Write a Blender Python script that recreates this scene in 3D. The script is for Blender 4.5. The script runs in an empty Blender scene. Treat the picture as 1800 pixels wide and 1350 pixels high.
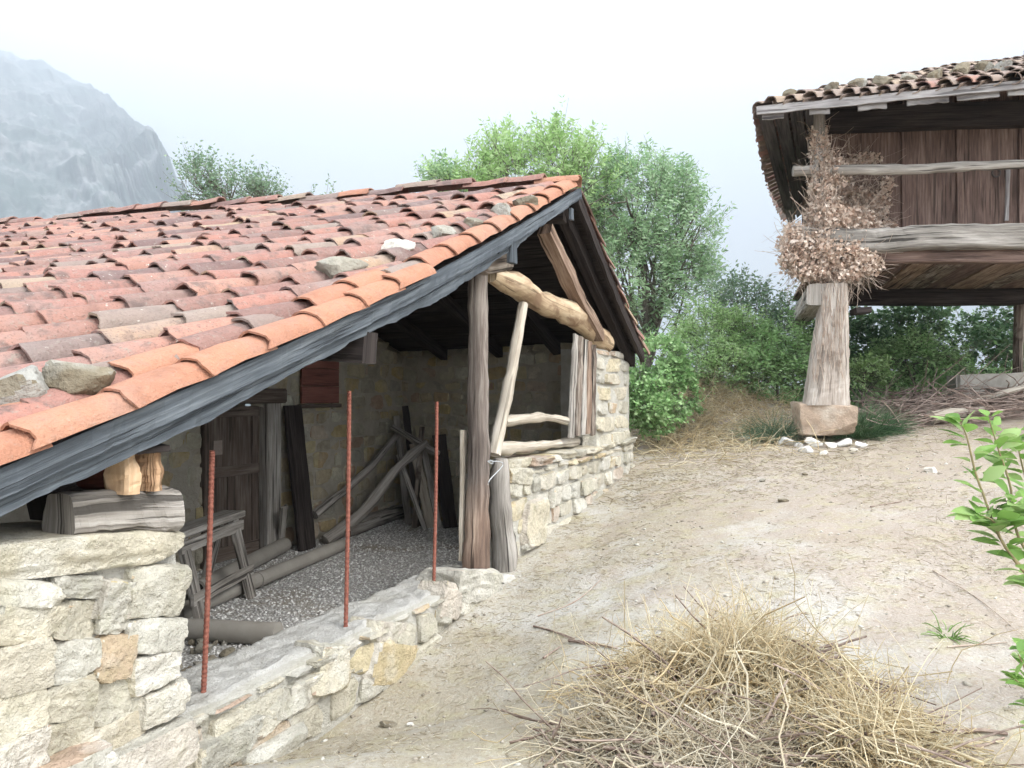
import bpy, math, random
import numpy as np
from math import radians, sin, cos, pi
from mathutils import Vector, Matrix

random.seed(7)
rng = np.random.default_rng(7)
scene = bpy.context.scene
COL = scene.collection

# ------------------------------------------------------------------ camera
FPX, CX, HY = 1352.0, 900.0, 690.0            # focal length, centre and horizon in photograph pixels (1800 x 1350)
cam_data = bpy.data.cameras.new("camera")
cam_data.sensor_width = 36.0
cam_data.lens = 36.0 * FPX / 1800.0
cam_data.shift_y = (HY - 675.0) / 1800.0
cam_data.clip_start = 0.05
cam_data.clip_end = 20000.0
cam = bpy.data.objects.new("camera", cam_data)
cam.location = (0, 0, 0)                      # heights are counted from the eye of the camera
cam.rotation_euler = (radians(90), 0, 0)
COL.objects.link(cam)
scene.camera = cam

# ------------------------------------------------------------------ sky, sun, exposure
SUN_ELEV, SUN_AZ = radians(42), radians(121)   # azimuth clockwise from +Y
world = bpy.data.worlds.new("World")
scene.world = world
world.use_nodes = True
wn, wl = world.node_tree.nodes, world.node_tree.links
wn.clear()
w_out = wn.new("ShaderNodeOutputWorld")
w_bg = wn.new("ShaderNodeBackground")
w_sky = wn.new("ShaderNodeTexSky")
w_sky.sky_type = 'NISHITA'
w_sky.sun_disc = False
w_sky.sun_elevation = SUN_ELEV
w_sky.sun_rotation = SUN_AZ
w_sky.air_density = 1.0
w_sky.dust_density = 3.0
w_mix = wn.new("ShaderNodeMixRGB")             # the clear sky behind an even white overcast
w_mix.inputs[0].default_value = 0.88
w_tc = wn.new("ShaderNodeTexCoord")
w_no = wn.new("ShaderNodeTexNoise")
w_no.inputs["Scale"].default_value = 1.6
w_no.inputs["Detail"].default_value = 4.0
w_no.inputs["Roughness"].default_value = 0.5
w_rp = wn.new("ShaderNodeValToRGB")
w_rp.color_ramp.elements[0].position = 0.3
w_rp.color_ramp.elements[0].color = (10.6, 11.0, 11.6, 1)
w_rp.color_ramp.elements[1].position = 0.7
w_rp.color_ramp.elements[1].color = (12.5, 12.7, 13.0, 1)
wl.new(w_tc.outputs["Generated"], w_no.inputs["Vector"])
wl.new(w_no.outputs["Fac"], w_rp.inputs["Fac"])
wl.new(w_sky.outputs["Color"], w_mix.inputs[1])
wl.new(w_rp.outputs["Color"], w_mix.inputs[2])
wl.new(w_mix.outputs["Color"], w_bg.inputs["Color"])
w_bg.inputs["Strength"].default_value = 0.13
wl.new(w_bg.outputs["Background"], w_out.inputs["Surface"])

sun_data = bpy.data.lights.new("sun", 'SUN')
sun_data.energy = 4.6
sun_data.angle = radians(34)
sun_data.color = (1.0, 0.97, 0.92)
sun = bpy.data.objects.new("sun", sun_data)
sd = Vector((sin(SUN_AZ) * cos(SUN_ELEV), cos(SUN_AZ) * cos(SUN_ELEV), sin(SUN_ELEV)))
sun.rotation_euler = (-sd).to_track_quat('-Z', 'Y').to_euler()
sun.location = sd * 50
COL.objects.link(sun)

vs = scene.view_settings
vs.view_transform = 'Standard'
vs.look = 'None'
vs.exposure = 2.3
vs.gamma = 1.0
vs.use_curve_mapping = False
scene.cycles.max_bounces = 8
scene.cycles.diffuse_bounces = 6
scene.cycles.transparent_max_bounces = 4
scene.cycles.use_denoising = True

# ------------------------------------------------------------------ pixel and plan helpers
M_ = 0.45                                      # plan slope of the shed front: X = 0.45 Y - C
DLEN = math.sqrt(1 + M_ * M_)
D2 = np.array((M_, 1.0)) / DLEN                # along the front, away from the viewer
N2 = np.array((-D2[1], D2[0]))                 # into the shed
def P(x, y, Y):
    return np.array(((x - CX) / FPX * Y, Y, (HY - y) / FPX * Y))
def PF(x, y, C):                               # point on a plane parallel to the shed front
    return P(x, y, C / (M_ - (x - CX) / FPX))
def PZ(x, y, z):                               # point on a level plane
    return P(x, y, z * FPX / (HY - y))
def fxy(C, Y):
    return np.array((M_ * Y - C, Y))

# ------------------------------------------------------------------ value noise
def _h(ix, iy, iz, seed):
    n = (ix * 374761393 + iy * 668265263 + iz * 2147483647 + seed * 1274126177) & 0xffffffff
    n = ((n ^ (n >> 13)) * 1274126177) & 0xffffffff
    return ((n ^ (n >> 16)) & 0xffff) / 65535.0
def vnoise(p, seed=0):
    p = np.asarray(p, float)
    i = np.floor(p).astype(np.int64); f = p - i; f = f * f * (3 - 2 * f)
    r = 0
    for a in (0, 1):
        wx = f[..., 0] if a else 1 - f[..., 0]
        for b in (0, 1):
            wy = f[..., 1] if b else 1 - f[..., 1]
            for c in (0, 1):
                wz = f[..., 2] if c else 1 - f[..., 2]
                r = r + wx * wy * wz * _h(i[..., 0] + a, i[..., 1] + b, i[..., 2] + c, seed)
    return r * 2 - 1
def fbm(p, seed=0, octv=4, gain=0.5):
    p = np.asarray(p, float); a, t, s = 1.0, 0, 0
    for k in range(octv):
        t = t + a * vnoise(p * 2 ** k + 17.3 * k, seed + k); s += a; a *= gain
    return t / s
def fbm2(x, y, seed=0, octv=4, gain=0.5):
    return fbm(np.stack([x, y, np.zeros_like(x)], -1), seed, octv, gain)
def sm(a, b, x):
    t = np.clip((x - a) / (b - a), 0, 1)
    return t * t * (3 - 2 * t)

# ------------------------------------------------------------------ mesh building
class MB:
    def __init__(self):
        self.v, self.f, self.uv, self.n = [], [], [], 0
    def add(self, v, f, uv=None):
        v = np.asarray(v, float)
        self.v.append(v)
        for q in f: self.f.append(tuple(int(i) + self.n for i in q))
        self.uv.append(np.zeros((len(v), 2)) if uv is None else np.asarray(uv, float))
        self.n += len(v)
        return self
    def box(self, c, ax, ay, az):
        c, ax, ay, az = map(lambda q: np.asarray(q, float), (c, ax, ay, az))
        self.sweep([c - ax, c + ax], [(-1, -1), (1, -1), (1, 1), (-1, 1)], A=ay, B=az)
        return self
    def sweep(self, pts, sec, scale=None, A=None, B=None, rough=0.0, seed=0, closed=True, nscale=6.0, twist=0.0):
        pts = np.asarray(pts, float); sec = np.asarray(sec, float); k = len(sec); m = len(pts)
        T = np.gradient(pts, axis=0)
        T /= np.linalg.norm(T, axis=1)[:, None] + 1e-12
        if A is None:
            ref = np.array((0, 0, 1.0)) if abs(T[0][2]) < 0.8 else np.array((1.0, 0.2, 0))
            AA = np.cross(T, ref); AA /= np.linalg.norm(AA, axis=1)[:, None]; BB = np.cross(AA, T)
        else:
            AA = np.repeat(np.asarray(A, float)[None], m, 0); BB = np.repeat(np.asarray(B, float)[None], m, 0)
        if scale is None: scale = np.ones(m)
        scale = np.asarray(scale, float)
        sec2 = np.vstack([sec, sec[:1]])
        per = np.concatenate([[0], np.cumsum(np.linalg.norm(np.diff(sec2, axis=0), axis=1))])
        sizeA = np.linalg.norm(AA[0])
        L = np.concatenate([[0], np.cumsum(np.linalg.norm(np.diff(pts, axis=0), axis=1))])
        V, UV = [], []
        for i in range(m):
            s2 = sec2
            if twist:
                a = twist * i / max(1, m - 1); s2 = sec2 @ np.array(((cos(a), sin(a)), (-sin(a), cos(a))))
            off = (AA[i][None] * s2[:, :1] + BB[i][None] * s2[:, 1:]) * scale[i]
            q = pts[i] + off
            if rough:
                nn = vnoise(np.vstack([q[:-1], q[:1]]) * nscale + seed * 3.7, seed) + 0.5 * vnoise(np.vstack([q[:-1], q[:1]]) * nscale * 3 + seed, seed + 1)
                ln = np.linalg.norm(off, axis=1)[:, None] + 1e-9
                q = q + off / ln * (nn * rough)[:, None]
            V.append(q); UV.append(np.stack([per * sizeA * float(np.mean(scale)), np.full(k + 1, L[i])], 1))
        F = []
        w = k + 1
        for i in range(m - 1):
            for j in range(k):
                F.append((i * w + j, i * w + j + 1, (i + 1) * w + j + 1, (i + 1) * w + j))
        V = np.vstack(V); UV = np.vstack(UV)
        nb = len(V)
        if closed:
            V = np.vstack([V, V[:k], V[(m - 1) * w:(m - 1) * w + k]])
            c0 = np.column_stack([sec[:, 0] * 0.3, sec[:, 1] * 0.02])
            UV = np.vstack([UV, c0, c0 + 0.5])
            F.append(tuple(nb + j for j in range(k))[::-1]); F.append(tuple(nb + k + j for j in range(k)))
        # keep the outside out
        if np.dot(np.cross(AA[0], BB[0]), T[0]) < 0: F = [q[::-1] for q in F]
        return self.add(V, F, UV)
    def tube(self, pts, r, n=10, rough=0.0, seed=0, closed=True, nscale=6.0):
        r = np.asarray(r, float)
        if r.ndim == 0: r = np.full(len(pts), float(r))
        sec = [(cos(2 * pi * j / n), sin(2 * pi * j / n)) for j in range(n)]
        return self.sweep(pts, sec, r, rough=rough, seed=seed, closed=closed, nscale=nscale)
    def plank(self, p0, p1, wdir, w, t, rough=0.004, seed=0, rings=9, taper=1.0, bow=0.0):
        p0, p1, wdir = (np.asarray(q, float) for q in (p0, p1, wdir))
        T = (p1 - p0); T /= np.linalg.norm(T)
        A = wdir - T * np.dot(wdir, T); A /= np.linalg.norm(A)
        B = np.cross(A, T)
        u = np.linspace(0, 1, rings)[:, None]
        pts = p0 + (p1 - p0) * u + B * (np.sin(u * pi) * bow)
        hw, ht, b = w / 2, t / 2, min(w, t) * 0.12
        sec = [(-hw + b, -ht), (0, -ht), (hw - b, -ht), (hw, -ht + b), (hw, ht - b), (hw - b, ht), (0, ht), (-hw + b, ht), (-hw, ht - b), (-hw, -ht + b)]
        return self.sweep(pts, sec, np.linspace(1, taper, rings), A=A, B=B, rough=rough, seed=seed, nscale=9)
    def mesh(self, name, smooth=False):
        me = bpy.data.meshes.new(name)
        V = np.vstack(self.v) if self.v else np.zeros((0, 3))
        me.from_pydata(V.tolist(), [], self.f)
        if self.uv:
            UV = np.vstack(self.uv)
            lay = me.uv_layers.new(name="UVMap")
            li = np.empty(len(me.loops), np.int32); me.loops.foreach_get("vertex_index", li)
            lay.data.foreach_set("uv", UV[li].astype(np.float32).ravel())
        if smooth: me.polygons.foreach_set("use_smooth", [True] * len(me.polygons))
        me.update()
        return me

def fast_mesh(name, V, F, UV=None):
    """many equal faces (all triangles or all quads) from arrays"""
    V = np.asarray(V, np.float32); F = np.asarray(F, np.int32)
    k = F.shape[1]
    me = bpy.data.meshes.new(name)
    me.vertices.add(len(V)); me.vertices.foreach_set("co", V.ravel())
    me.loops.add(F.size); me.loops.foreach_set("vertex_index", F.ravel())
    me.polygons.add(len(F)); me.polygons.foreach_set("loop_start", np.arange(0, F.size, k, dtype=np.int32))
    if UV is not None:
        lay = me.uv_layers.new(name="UVMap")
        lay.data.foreach_set("uv", np.asarray(UV, np.float32)[F.ravel()].ravel())
    me.update(calc_edges=True)
    return me

WL = {}                                        # world location of every object (no parent is ever turned or scaled)
def place(o, parent=None, loc=(0, 0, 0)):
    COL.objects.link(o)
    loc = np.asarray(loc, float)
    WL[o.name] = loc
    if parent is not None:
        o.parent = parent
        o.location = loc - WL[parent.name]
    else:
        o.location = loc
    return o
def obj(name, me, mat, parent=None, loc=(0, 0, 0), rot=None, scale=None):
    o = bpy.data.objects.new(name, me)
    if mat is not None:
        if len(me.materials) == 0: me.materials.append(mat)
    place(o, parent, loc)
    if rot is not None:
        if isinstance(rot, Matrix): o.rotation_euler = rot.to_euler()
        else: o.rotation_euler = rot
    if scale is not None: o.scale = scale
    return o
def build(name, mb, mat, parent=None, smooth=False):
    return obj(name, mb.mesh(name, smooth), mat, parent)
def centred(name, mb, mat, parent=None, smooth=False):
    """like build, with the origin at the foot of the mesh"""
    V = np.vstack(mb.v); c = np.array(((V[:, 0].min() + V[:, 0].max()) / 2, (V[:, 1].min() + V[:, 1].max()) / 2, V[:, 2].min()))
    mb.v = [q - c for q in mb.v]
    return obj(name, mb.mesh(name, smooth), mat, parent, loc=c)
def thing(name, label, cat, loc, group=None):
    e = bpy.data.objects.new(name, None)
    e.empty_display_size = 0.2
    place(e, None, loc)
    return tag(e, label, cat, group)
def tag(o, label=None, cat=None, group=None, kind=None):
    if label: o["label"] = label
    if cat: o["category"] = cat
    if group: o["group"] = group
    if kind: o["kind"] = kind
    return o

# ------------------------------------------------------------------ materials
class NT:
    def __init__(self, name):
        self.m = bpy.data.materials.new(name); self.m.use_nodes = True
        self.t = self.m.node_tree; self.n = self.t.nodes; self.l = self.t.links
        self.n.clear()
        self.out = self.n.new("ShaderNodeOutputMaterial")
        self.b = self.n.new("ShaderNodeBsdfPrincipled")
        self.l.new(self.b.outputs[0], self.out.inputs["Surface"])
        self.b.inputs["Roughness"].default_value = 0.9
        self.b.inputs["Specular IOR Level"].default_value = 0.2
    def co(self, which="Object", scale=(1, 1, 1), rand=True):
        tc = self.n.new("ShaderNodeTexCoord"); mp = self.n.new("ShaderNodeMapping")
        mp.inputs["Scale"].default_value = scale
        self.l.new(tc.outputs[which], mp.inputs["Vector"])
        if rand:
            oi = self.n.new("ShaderNodeObjectInfo"); ml = self.n.new("ShaderNodeMath"); ml.operation = 'MULTIPLY'
            ml.inputs[1].default_value = 37.0
            self.l.new(oi.outputs["Random"], ml.inputs[0]); self.l.new(ml.outputs[0], mp.inputs["Location"])
        return mp.outputs[0]
    def noise(self, vec, scale=5.0, detail=4.0, rough=0.6, dist=0.0):
        x = self.n.new("ShaderNodeTexNoise")
        x.inputs["Scale"].default_value = scale; x.inputs["Detail"].default_value = detail
        x.inputs["Roughness"].default_value = rough; x.inputs["Distortion"].default_value = dist
        self.l.new(vec, x.inputs["Vector"])
        return x.outputs["Fac"]
    def voronoi(self, vec, scale=5.0, feature='F1', out="Distance"):
        x = self.n.new("ShaderNodeTexVoronoi"); x.feature = feature
        x.inputs["Scale"].default_value = scale
        self.l.new(vec, x.inputs["Vector"])
        return x.outputs[out]
    def ramp(self, fac, stops, const=False):
        x = self.n.new("ShaderNodeValToRGB"); cr = x.color_ramp
        if const: cr.interpolation = 'CONSTANT'
        while len(cr.elements) < len(stops): cr.elements.new(0.5)
        for e, (p, c) in zip(cr.elements, stops):
            e.position = p; e.color = (c, c, c, 1) if not hasattr(c, "__len__") else (*c, 1)
        self.l.new(fac, x.inputs["Fac"])
        return x.outputs["Color"]
    def mix(self, fac, a, b, mode='MIX'):
        x = self.n.new("ShaderNodeMixRGB"); x.blend_type = mode
        for s, v in ((0, fac), (1, a), (2, b)):
            if isinstance(v, (int, float)): x.inputs[s].default_value = v if s == 0 else (v, v, v, 1)
            elif isinstance(v, tuple): x.inputs[s].default_value = (*v, 1)
            else: self.l.new(v, x.inputs[s])
        return x.outputs[0]
    def math(self, op, a, b=0.0):
        x = self.n.new("ShaderNodeMath"); x.operation = op
        for s, v in ((0, a), (1, b)):
            if isinstance(v, (int, float)): x.inputs[s].default_value = v
            else: self.l.new(v, x.inputs[s])
        return x.outputs[0]
    def rand(self):
        oi = self.n.new("ShaderNodeObjectInfo"); ge = self.n.new("ShaderNodeNewGeometry")
        return self.math('FRACT', self.math('ADD', oi.outputs["Random"], ge.outputs["Random Per Island"]))
    def bump(self, h, strength=0.5, dist=0.02, normal=None):
        x = self.n.new("ShaderNodeBump"); x.inputs["Strength"].default_value = strength; x.inputs["Distance"].default_value = dist
        self.l.new(h, x.inputs["Height"])
        if normal is not None: self.l.new(normal, x.inputs["Normal"])
        return x.outputs[0]
    def done(self, col, normal=None, rough=None):
        if isinstance(col, tuple): self.b.inputs["Base Color"].default_value = (*col, 1)
        else: self.l.new(col, self.b.inputs["Base Color"])
        if normal is not None: self.l.new(normal, self.b.inputs["Normal"])
        if rough is not None: self.b.inputs["Roughness"].default_value = rough
        return self.m

def mat_wood(name, dark, mid, light, grain=60.0, bumpd=0.006, patch=None, crack=0.0):
    t = NT(name)
    v = t.co("UV", (grain, 2.2, 1))
    v2 = t.co("UV", (6, 1.1, 1))
    g = t.noise(v, 1.0, 5, 0.65, 0.3); big = t.noise(v2, 1.0, 4, 0.6)
    f = t.math('ADD', t.math('MULTIPLY', g, 0.6), t.math('MULTIPLY', big, 0.5))
    c = t.ramp(f, [(0.36, dark), (0.54, mid), (0.72, light)])
    if patch is not None:
        pv = t.co("UV", (5, 2.4, 1)); pn = t.noise(pv, 1.3, 3, 0.55, 0.6)
        c = t.mix(t.ramp(pn, [(0.48, 0.0), (0.62, 1.0)]), c, patch)
    cv = t.co("UV", (26, 0.9, 1)); cn = t.noise(cv, 1.0, 3, 0.5, 0.4)
    ck = t.ramp(cn, [(0.36, 0.0), (0.42, 1.0)])
    c = t.mix(t.math('MULTIPLY', t.math('SUBTRACT', 1.0, ck), crack), c, tuple(x * 0.35 for x in dark))
    b1 = t.bump(g, 0.7, bumpd); b2 = t.bump(ck, 0.6, bumpd * 1.5, b1)
    return t.done(c, b2)

def mat_stone(name, stops, lichen=(0.6, 0.6, 0.52), lich=0.5, bumpd=0.03, tint=None, mossy=0.0):
    t = NT(name)
    v = t.co("Object", (1, 1, 1))
    # object space is scaled with the stone, so take true size from the geometry
    ge = t.n.new("ShaderNodeNewGeometry")
    pos = ge.outputs["Position"]
    base = t.ramp(t.rand(), stops)
    n1 = t.noise(pos, 9, 5, 0.65); n2 = t.noise(pos, 38, 4, 0.7); n3 = t.noise(pos, 3.2, 3, 0.6)
    c = t.mix(0.55, base, t.ramp(n1, [(0.3, 0.55), (0.7, 1.3)]), 'MULTIPLY')
    c = t.mix(t.math('MULTIPLY', t.ramp(n3, [(0.5, 0.0), (0.68, 1.0)]), lich), c, lichen)
    c = t.mix(t.math('MULTIPLY', t.ramp(n2, [(0.57, 0.0), (0.7, 1.0)]), 0.45), c, (0.16, 0.13, 0.1))
    if mossy:
        n4 = t.noise(pos, 5.5, 4, 0.7)
        c = t.mix(t.math('MULTIPLY', t.ramp(n4, [(0.52, 0.0), (0.64, 1.0)]), mossy), c, (0.2, 0.21, 0.07))
    h = t.math('ADD', n1, t.math('MULTIPLY', n2, 0.6))
    return t.done(c, t.bump(h, 1.0, bumpd))

STONE_STOPS = [(0.0, (0.44, 0.41, 0.34)), (0.2, (0.46, 0.38, 0.27)), (0.38, (0.36, 0.34, 0.3)), (0.52, (0.54, 0.49, 0.38)),
               (0.66, (0.5, 0.4, 0.22)), (0.8, (0.42, 0.3, 0.23)), (0.92, (0.58, 0.56, 0.49)), (1.0, (0.5, 0.46, 0.36))]
m_stone = mat_stone("limestone", STONE_STOPS, lichen=(0.62, 0.6, 0.52), lich=0.5, mossy=0.12)
m_stone_in = mat_stone("sandstone", [(p, (c[0] * 0.95, c[1] * 0.96, c[2] * 0.9)) for p, c in STONE_STOPS], lichen=(0.5, 0.47, 0.4), lich=0.4)
PALE_STOPS = [(0.0, (0.5, 0.47, 0.39)), (0.2, (0.56, 0.51, 0.4)), (0.36, (0.42, 0.4, 0.34)), (0.52, (0.6, 0.57, 0.5)), (0.66, (0.56, 0.47, 0.29)), (0.78, (0.46, 0.34, 0.26)), (0.9, (0.6, 0.57, 0.5)), (1.0, (0.5, 0.44, 0.33))]
m_stone_pale = mat_stone("pale_limestone", PALE_STOPS, lichen=(0.7, 0.68, 0.62), lich=0.6, mossy=0.15, bumpd=0.04)
m_rock = mat_stone("loose_rock", [(0.0, (0.24, 0.22, 0.17)), (0.4, (0.21, 0.175, 0.12)), (0.7, (0.3, 0.28, 0.23)), (1.0, (0.36, 0.35, 0.32))], lichen=(0.42, 0.42, 0.38), lich=0.65, bumpd=0.03)
m_white_rock = mat_stone("white_rock", [(0.0, (0.62, 0.6, 0.55)), (0.6, (0.7, 0.69, 0.66)), (1.0, (0.55, 0.5, 0.42))], lichen=(0.74, 0.73, 0.7), lich=0.6, bumpd=0.015)
m_granite = mat_stone("pillar_stone", [(0.0, (0.42, 0.32, 0.24)), (1.0, (0.42, 0.32, 0.24))], lichen=(0.52, 0.47, 0.4), lich=0.6, bumpd=0.02)

def mat_mortar(name, a, b, dirt):
    t = NT(name)
    ge = t.n.new("ShaderNodeNewGeometry"); pos = ge.outputs["Position"]
    n1 = t.noise(pos, 7, 5, 0.65); n2 = t.noise(pos, 60, 4, 0.7); n3 = t.noise(pos, 2.3, 4, 0.6)
    c = t.mix(t.ramp(n1, [(0.35, 0.0), (0.65, 1.0)]), a, b)
    c = t.mix(t.math('MULTIPLY', t.ramp(n3, [(0.5, 0.0), (0.72, 1.0)]), 0.6), c, dirt)
    c = t.mix(t.math('MULTIPLY', t.ramp(n2, [(0.6, 0.0), (0.72, 1.0)]), 0.4), c, (0.24, 0.22, 0.18))
    return t.done(c, t.bump(t.math('ADD', n1, t.math('MULTIPLY', n2, 0.7)), 1.0, 0.035))
m_mortar = mat_mortar("lime_mortar", (0.46, 0.44, 0.38), (0.58, 0.56, 0.51), (0.34, 0.3, 0.2))
m_mortar_in = mat_mortar("earth_mortar", (0.4, 0.36, 0.29), (0.48, 0.44, 0.37), (0.32, 0.27, 0.2))
m_cement = mat_mortar("cement_top", (0.46, 0.445, 0.41), (0.6, 0.585, 0.55), (0.36, 0.33, 0.26))

def mat_tile(name, stops, lichen, weather):
    t = NT(name)
    ge = t.n.new("ShaderNodeNewGeometry"); pos = ge.outputs["Position"]
    base = t.ramp(t.rand(), stops)
    n1 = t.noise(pos, 7, 5, 0.65); n2 = t.noise(pos, 30, 4, 0.65); n3 = t.noise(pos, 90, 2, 0.5); n5 = t.noise(pos, 19, 4, 0.7)
    c = t.mix(0.6, base, t.ramp(n1, [(0.3, 0.6), (0.7, 1.3)]), 'MULTIPLY')
    c = t.mix(t.math('MULTIPLY', t.ramp(t.noise(pos, 3.1, 4, 0.65), [(0.48, 0.0), (0.66, 1.0)]), weather * 0.55), c, (0.27, 0.225, 0.205))
    c = t.mix(t.math('MULTIPLY', t.ramp(n1, [(0.52, 0.0), (0.66, 1.0)]), weather), c, (0.14, 0.105, 0.095))
    c = t.mix(t.math('MULTIPLY', t.ramp(n2, [(0.58, 0.0), (0.68, 1.0)]), weather * 0.8), c, (0.27, 0.24, 0.2))
    c = t.mix(t.math('MULTIPLY', t.ramp(n5, [(0.66, 0.0), (0.71, 1.0)]), lichen), c, (0.55, 0.54, 0.48))
    c = t.mix(t.math('MULTIPLY', t.ramp(n3, [(0.6, 0.0), (0.7, 1.0)]), weather * 0.6), c, (0.1, 0.07, 0.06))
    return t.done(c, t.bump(t.math('ADD', t.math('ADD', n1, n2), n3), 0.8, 0.01), 0.9)
OLD = [(0.0, (0.36, 0.185, 0.145)), (0.1, (0.2, 0.125, 0.112)), (0.2, (0.39, 0.21, 0.16)), (0.28, (0.165, 0.11, 0.104)), (0.34, (0.2, 0.13, 0.12)), (0.4, (0.34, 0.175, 0.14)), (0.5, (0.29, 0.172, 0.148)),
       (0.6, (0.41, 0.225, 0.17)), (0.7, (0.2, 0.165, 0.15)), (0.8, (0.36, 0.18, 0.14)), (0.88, (0.31, 0.17, 0.145)), (0.95, (0.4, 0.3, 0.2)), (1.0, (0.32, 0.17, 0.14))]
m_tile = mat_tile("weathered_clay_tile", OLD, 0.75, 0.85)
m_tile_new = mat_tile("new_clay_tile", [(0.0, (0.39, 0.185, 0.12)), (0.5, (0.43, 0.215, 0.135)), (1.0, (0.39, 0.205, 0.14))], 0.12, 0.35)
m_tile_grey = mat_tile("lichened_clay_tile", [(0.0, (0.3, 0.24, 0.2)), (0.5, (0.25, 0.19, 0.165)), (1.0, (0.35, 0.27, 0.2))], 0.9, 0.5)

m_wood_dark = mat_wood("sooty_wood", (0.018, 0.014, 0.013), (0.035, 0.028, 0.026), (0.075, 0.062, 0.055), crack=0.5)
m_wood_post = mat_wood("weathered_post", (0.07, 0.055, 0.045), (0.2, 0.16, 0.13), (0.4, 0.36, 0.31), grain=45, bumpd=0.012, crack=0.9, patch=(0.1, 0.075, 0.06))
def mat_post():
    m = mat_wood("porch_post", (0.06, 0.048, 0.042), (0.15, 0.122, 0.105), (0.36, 0.32, 0.28), grain=40, bumpd=0.014, crack=0.85)
    n, l = m.node_tree.nodes, m.node_tree.links
    b = [x for x in n if x.type == 'BSDF_PRINCIPLED'][0]
    src = b.inputs["Base Color"].links[0].from_socket
    tc = n.new("ShaderNodeTexCoord"); sp = n.new("ShaderNodeSeparateXYZ"); l.new(tc.outputs["UV"], sp.inputs[0])
    no = n.new("ShaderNodeTexNoise"); no.inputs["Scale"].default_value = 5.0; l.new(tc.outputs["UV"], no.inputs["Vector"])
    ad = n.new("ShaderNodeMath"); ad.operation = 'MULTIPLY_ADD'; ad.inputs[1].default_value = 0.35; l.new(no.outputs["Fac"], ad.inputs[0]); l.new(sp.outputs["Y"], ad.inputs[2])
    rp = n.new("ShaderNodeValToRGB"); e = rp.color_ramp.elements
    ml = n.new("ShaderNodeMath"); ml.operation = 'MULTIPLY'; ml.inputs[1].default_value = 0.4; l.new(ad.outputs[0], ml.inputs[0]); l.new(ml.outputs[0], rp.inputs["Fac"])
    e[0].position = 0.72; e[0].color = (0, 0, 0, 1); e[1].position = 0.86; e[1].color = (1, 1, 1, 1)
    mx = n.new("ShaderNodeMixRGB"); mx.blend_type = 'MIX'; l.new(rp.outputs[0], mx.inputs[0]); l.new(src, mx.inputs[1])
    m2 = n.new("ShaderNodeMixRGB"); m2.blend_type = 'MULTIPLY'; m2.inputs[0].default_value = 1.0; l.new(src, m2.inputs[1]); m2.inputs[2].default_value = (1.35, 1.15, 1.02, 1)
    l.new(m2.outputs[0], mx.inputs[2]); l.new(mx.outputs[0], b.inputs["Base Color"])
    return m
m_post = mat_post()
m_wood_red = mat_wood("reddish_post", (0.09, 0.06, 0.045), (0.22, 0.15, 0.11), (0.4, 0.31, 0.24), grain=45, bumpd=0.012, crack=0.9)
m_wood_grey = mat_wood("silver_wood", (0.13, 0.115, 0.1), (0.3, 0.275, 0.245), (0.5, 0.47, 0.43), grain=50, bumpd=0.01, crack=0.85)
m_wood_pale = mat_wood("pale_pole", (0.2, 0.165, 0.13), (0.42, 0.37, 0.3), (0.58, 0.53, 0.46), grain=40, bumpd=0.006, crack=0.5)
m_wood_log = mat_wood("peeled_log", (0.3, 0.21, 0.13), (0.5, 0.38, 0.25), (0.6, 0.49, 0.35), grain=24, bumpd=0.01, patch=(0.27, 0.18, 0.115), crack=0.6)
m_wood_brown = mat_wood("brown_plank", (0.055, 0.04, 0.034), (0.135, 0.09, 0.074), (0.25, 0.18, 0.15), grain=40, bumpd=0.006, crack=0.6)
m_wood_door = mat_wood("old_door", (0.05, 0.038, 0.032), (0.12, 0.092, 0.075), (0.22, 0.18, 0.15), grain=50, crack=0.5)
m_wood_shutter = mat_wood("red_shutter", (0.12, 0.05, 0.04), (0.22, 0.09, 0.07), (0.28, 0.13, 0.1), grain=40, crack=0.3)
m_wood_beam = mat_wood("flat_beam", (0.1, 0.09, 0.08), (0.24, 0.22, 0.195), (0.42, 0.39, 0.355), grain=50, bumpd=0.014, crack=0.9)
m_wood_soffit = mat_wood("eave_soffit", (0.04, 0.036, 0.037), (0.085, 0.075, 0.075), (0.16, 0.145, 0.14), grain=40, crack=0.6)
m_wood_rot = mat_wood("rotted_endgrain", (0.35, 0.19, 0.1), (0.58, 0.4, 0.25), (0.68, 0.55, 0.4), grain=30, bumpd=0.02, crack=0.6)
m_wood_hole = mat_wood("rotted_hollow", (0.05, 0.015, 0.01), (0.1, 0.03, 0.02), (0.16, 0.06, 0.04), grain=30, bumpd=0.02)
m_barge = mat_wood("grey_painted_board", (0.045, 0.052, 0.06), (0.09, 0.103, 0.117), (0.19, 0.21, 0.228), grain=55, bumpd=0.014, crack=0.5)
m_silver_board = mat_wood("pale_eave_board", (0.12, 0.11, 0.11), (0.25, 0.235, 0.23), (0.4, 0.385, 0.375), grain=30, crack=0.7)

def mat_flat(name, a, b, scale=20, rough=0.8, bumpd=0.004):
    t = NT(name)
    ge = t.n.new("ShaderNodeNewGeometry")
    n1 = t.noise(ge.outputs["Position"], scale, 5, 0.65)
    return t.done(t.mix(t.ramp(n1, [(0.35, 0.0), (0.65, 1.0)]), a, b), t.bump(n1, 0.5, bumpd), rough)
m_rust = mat_flat("rusty_steel", (0.17, 0.06, 0.045), (0.3, 0.12, 0.085), 60, 0.85)
m_pipe = mat_flat("dusty_pipe", (0.27, 0.25, 0.22), (0.34, 0.32, 0.285), 2.5, 0.7)
m_pipe_dark = mat_flat("bore_shade", (0.02, 0.018, 0.016), (0.03, 0.027, 0.024), 9, 0.9)  # near black: the shade inside a hollow pipe, put into the colour
m_wire = mat_flat("wire", (0.4, 0.42, 0.43), (0.5, 0.52, 0.53), 9, 0.5)
m_iron = mat_flat("iron", (0.06, 0.055, 0.05), (0.1, 0.08, 0.07), 30, 0.6)
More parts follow.
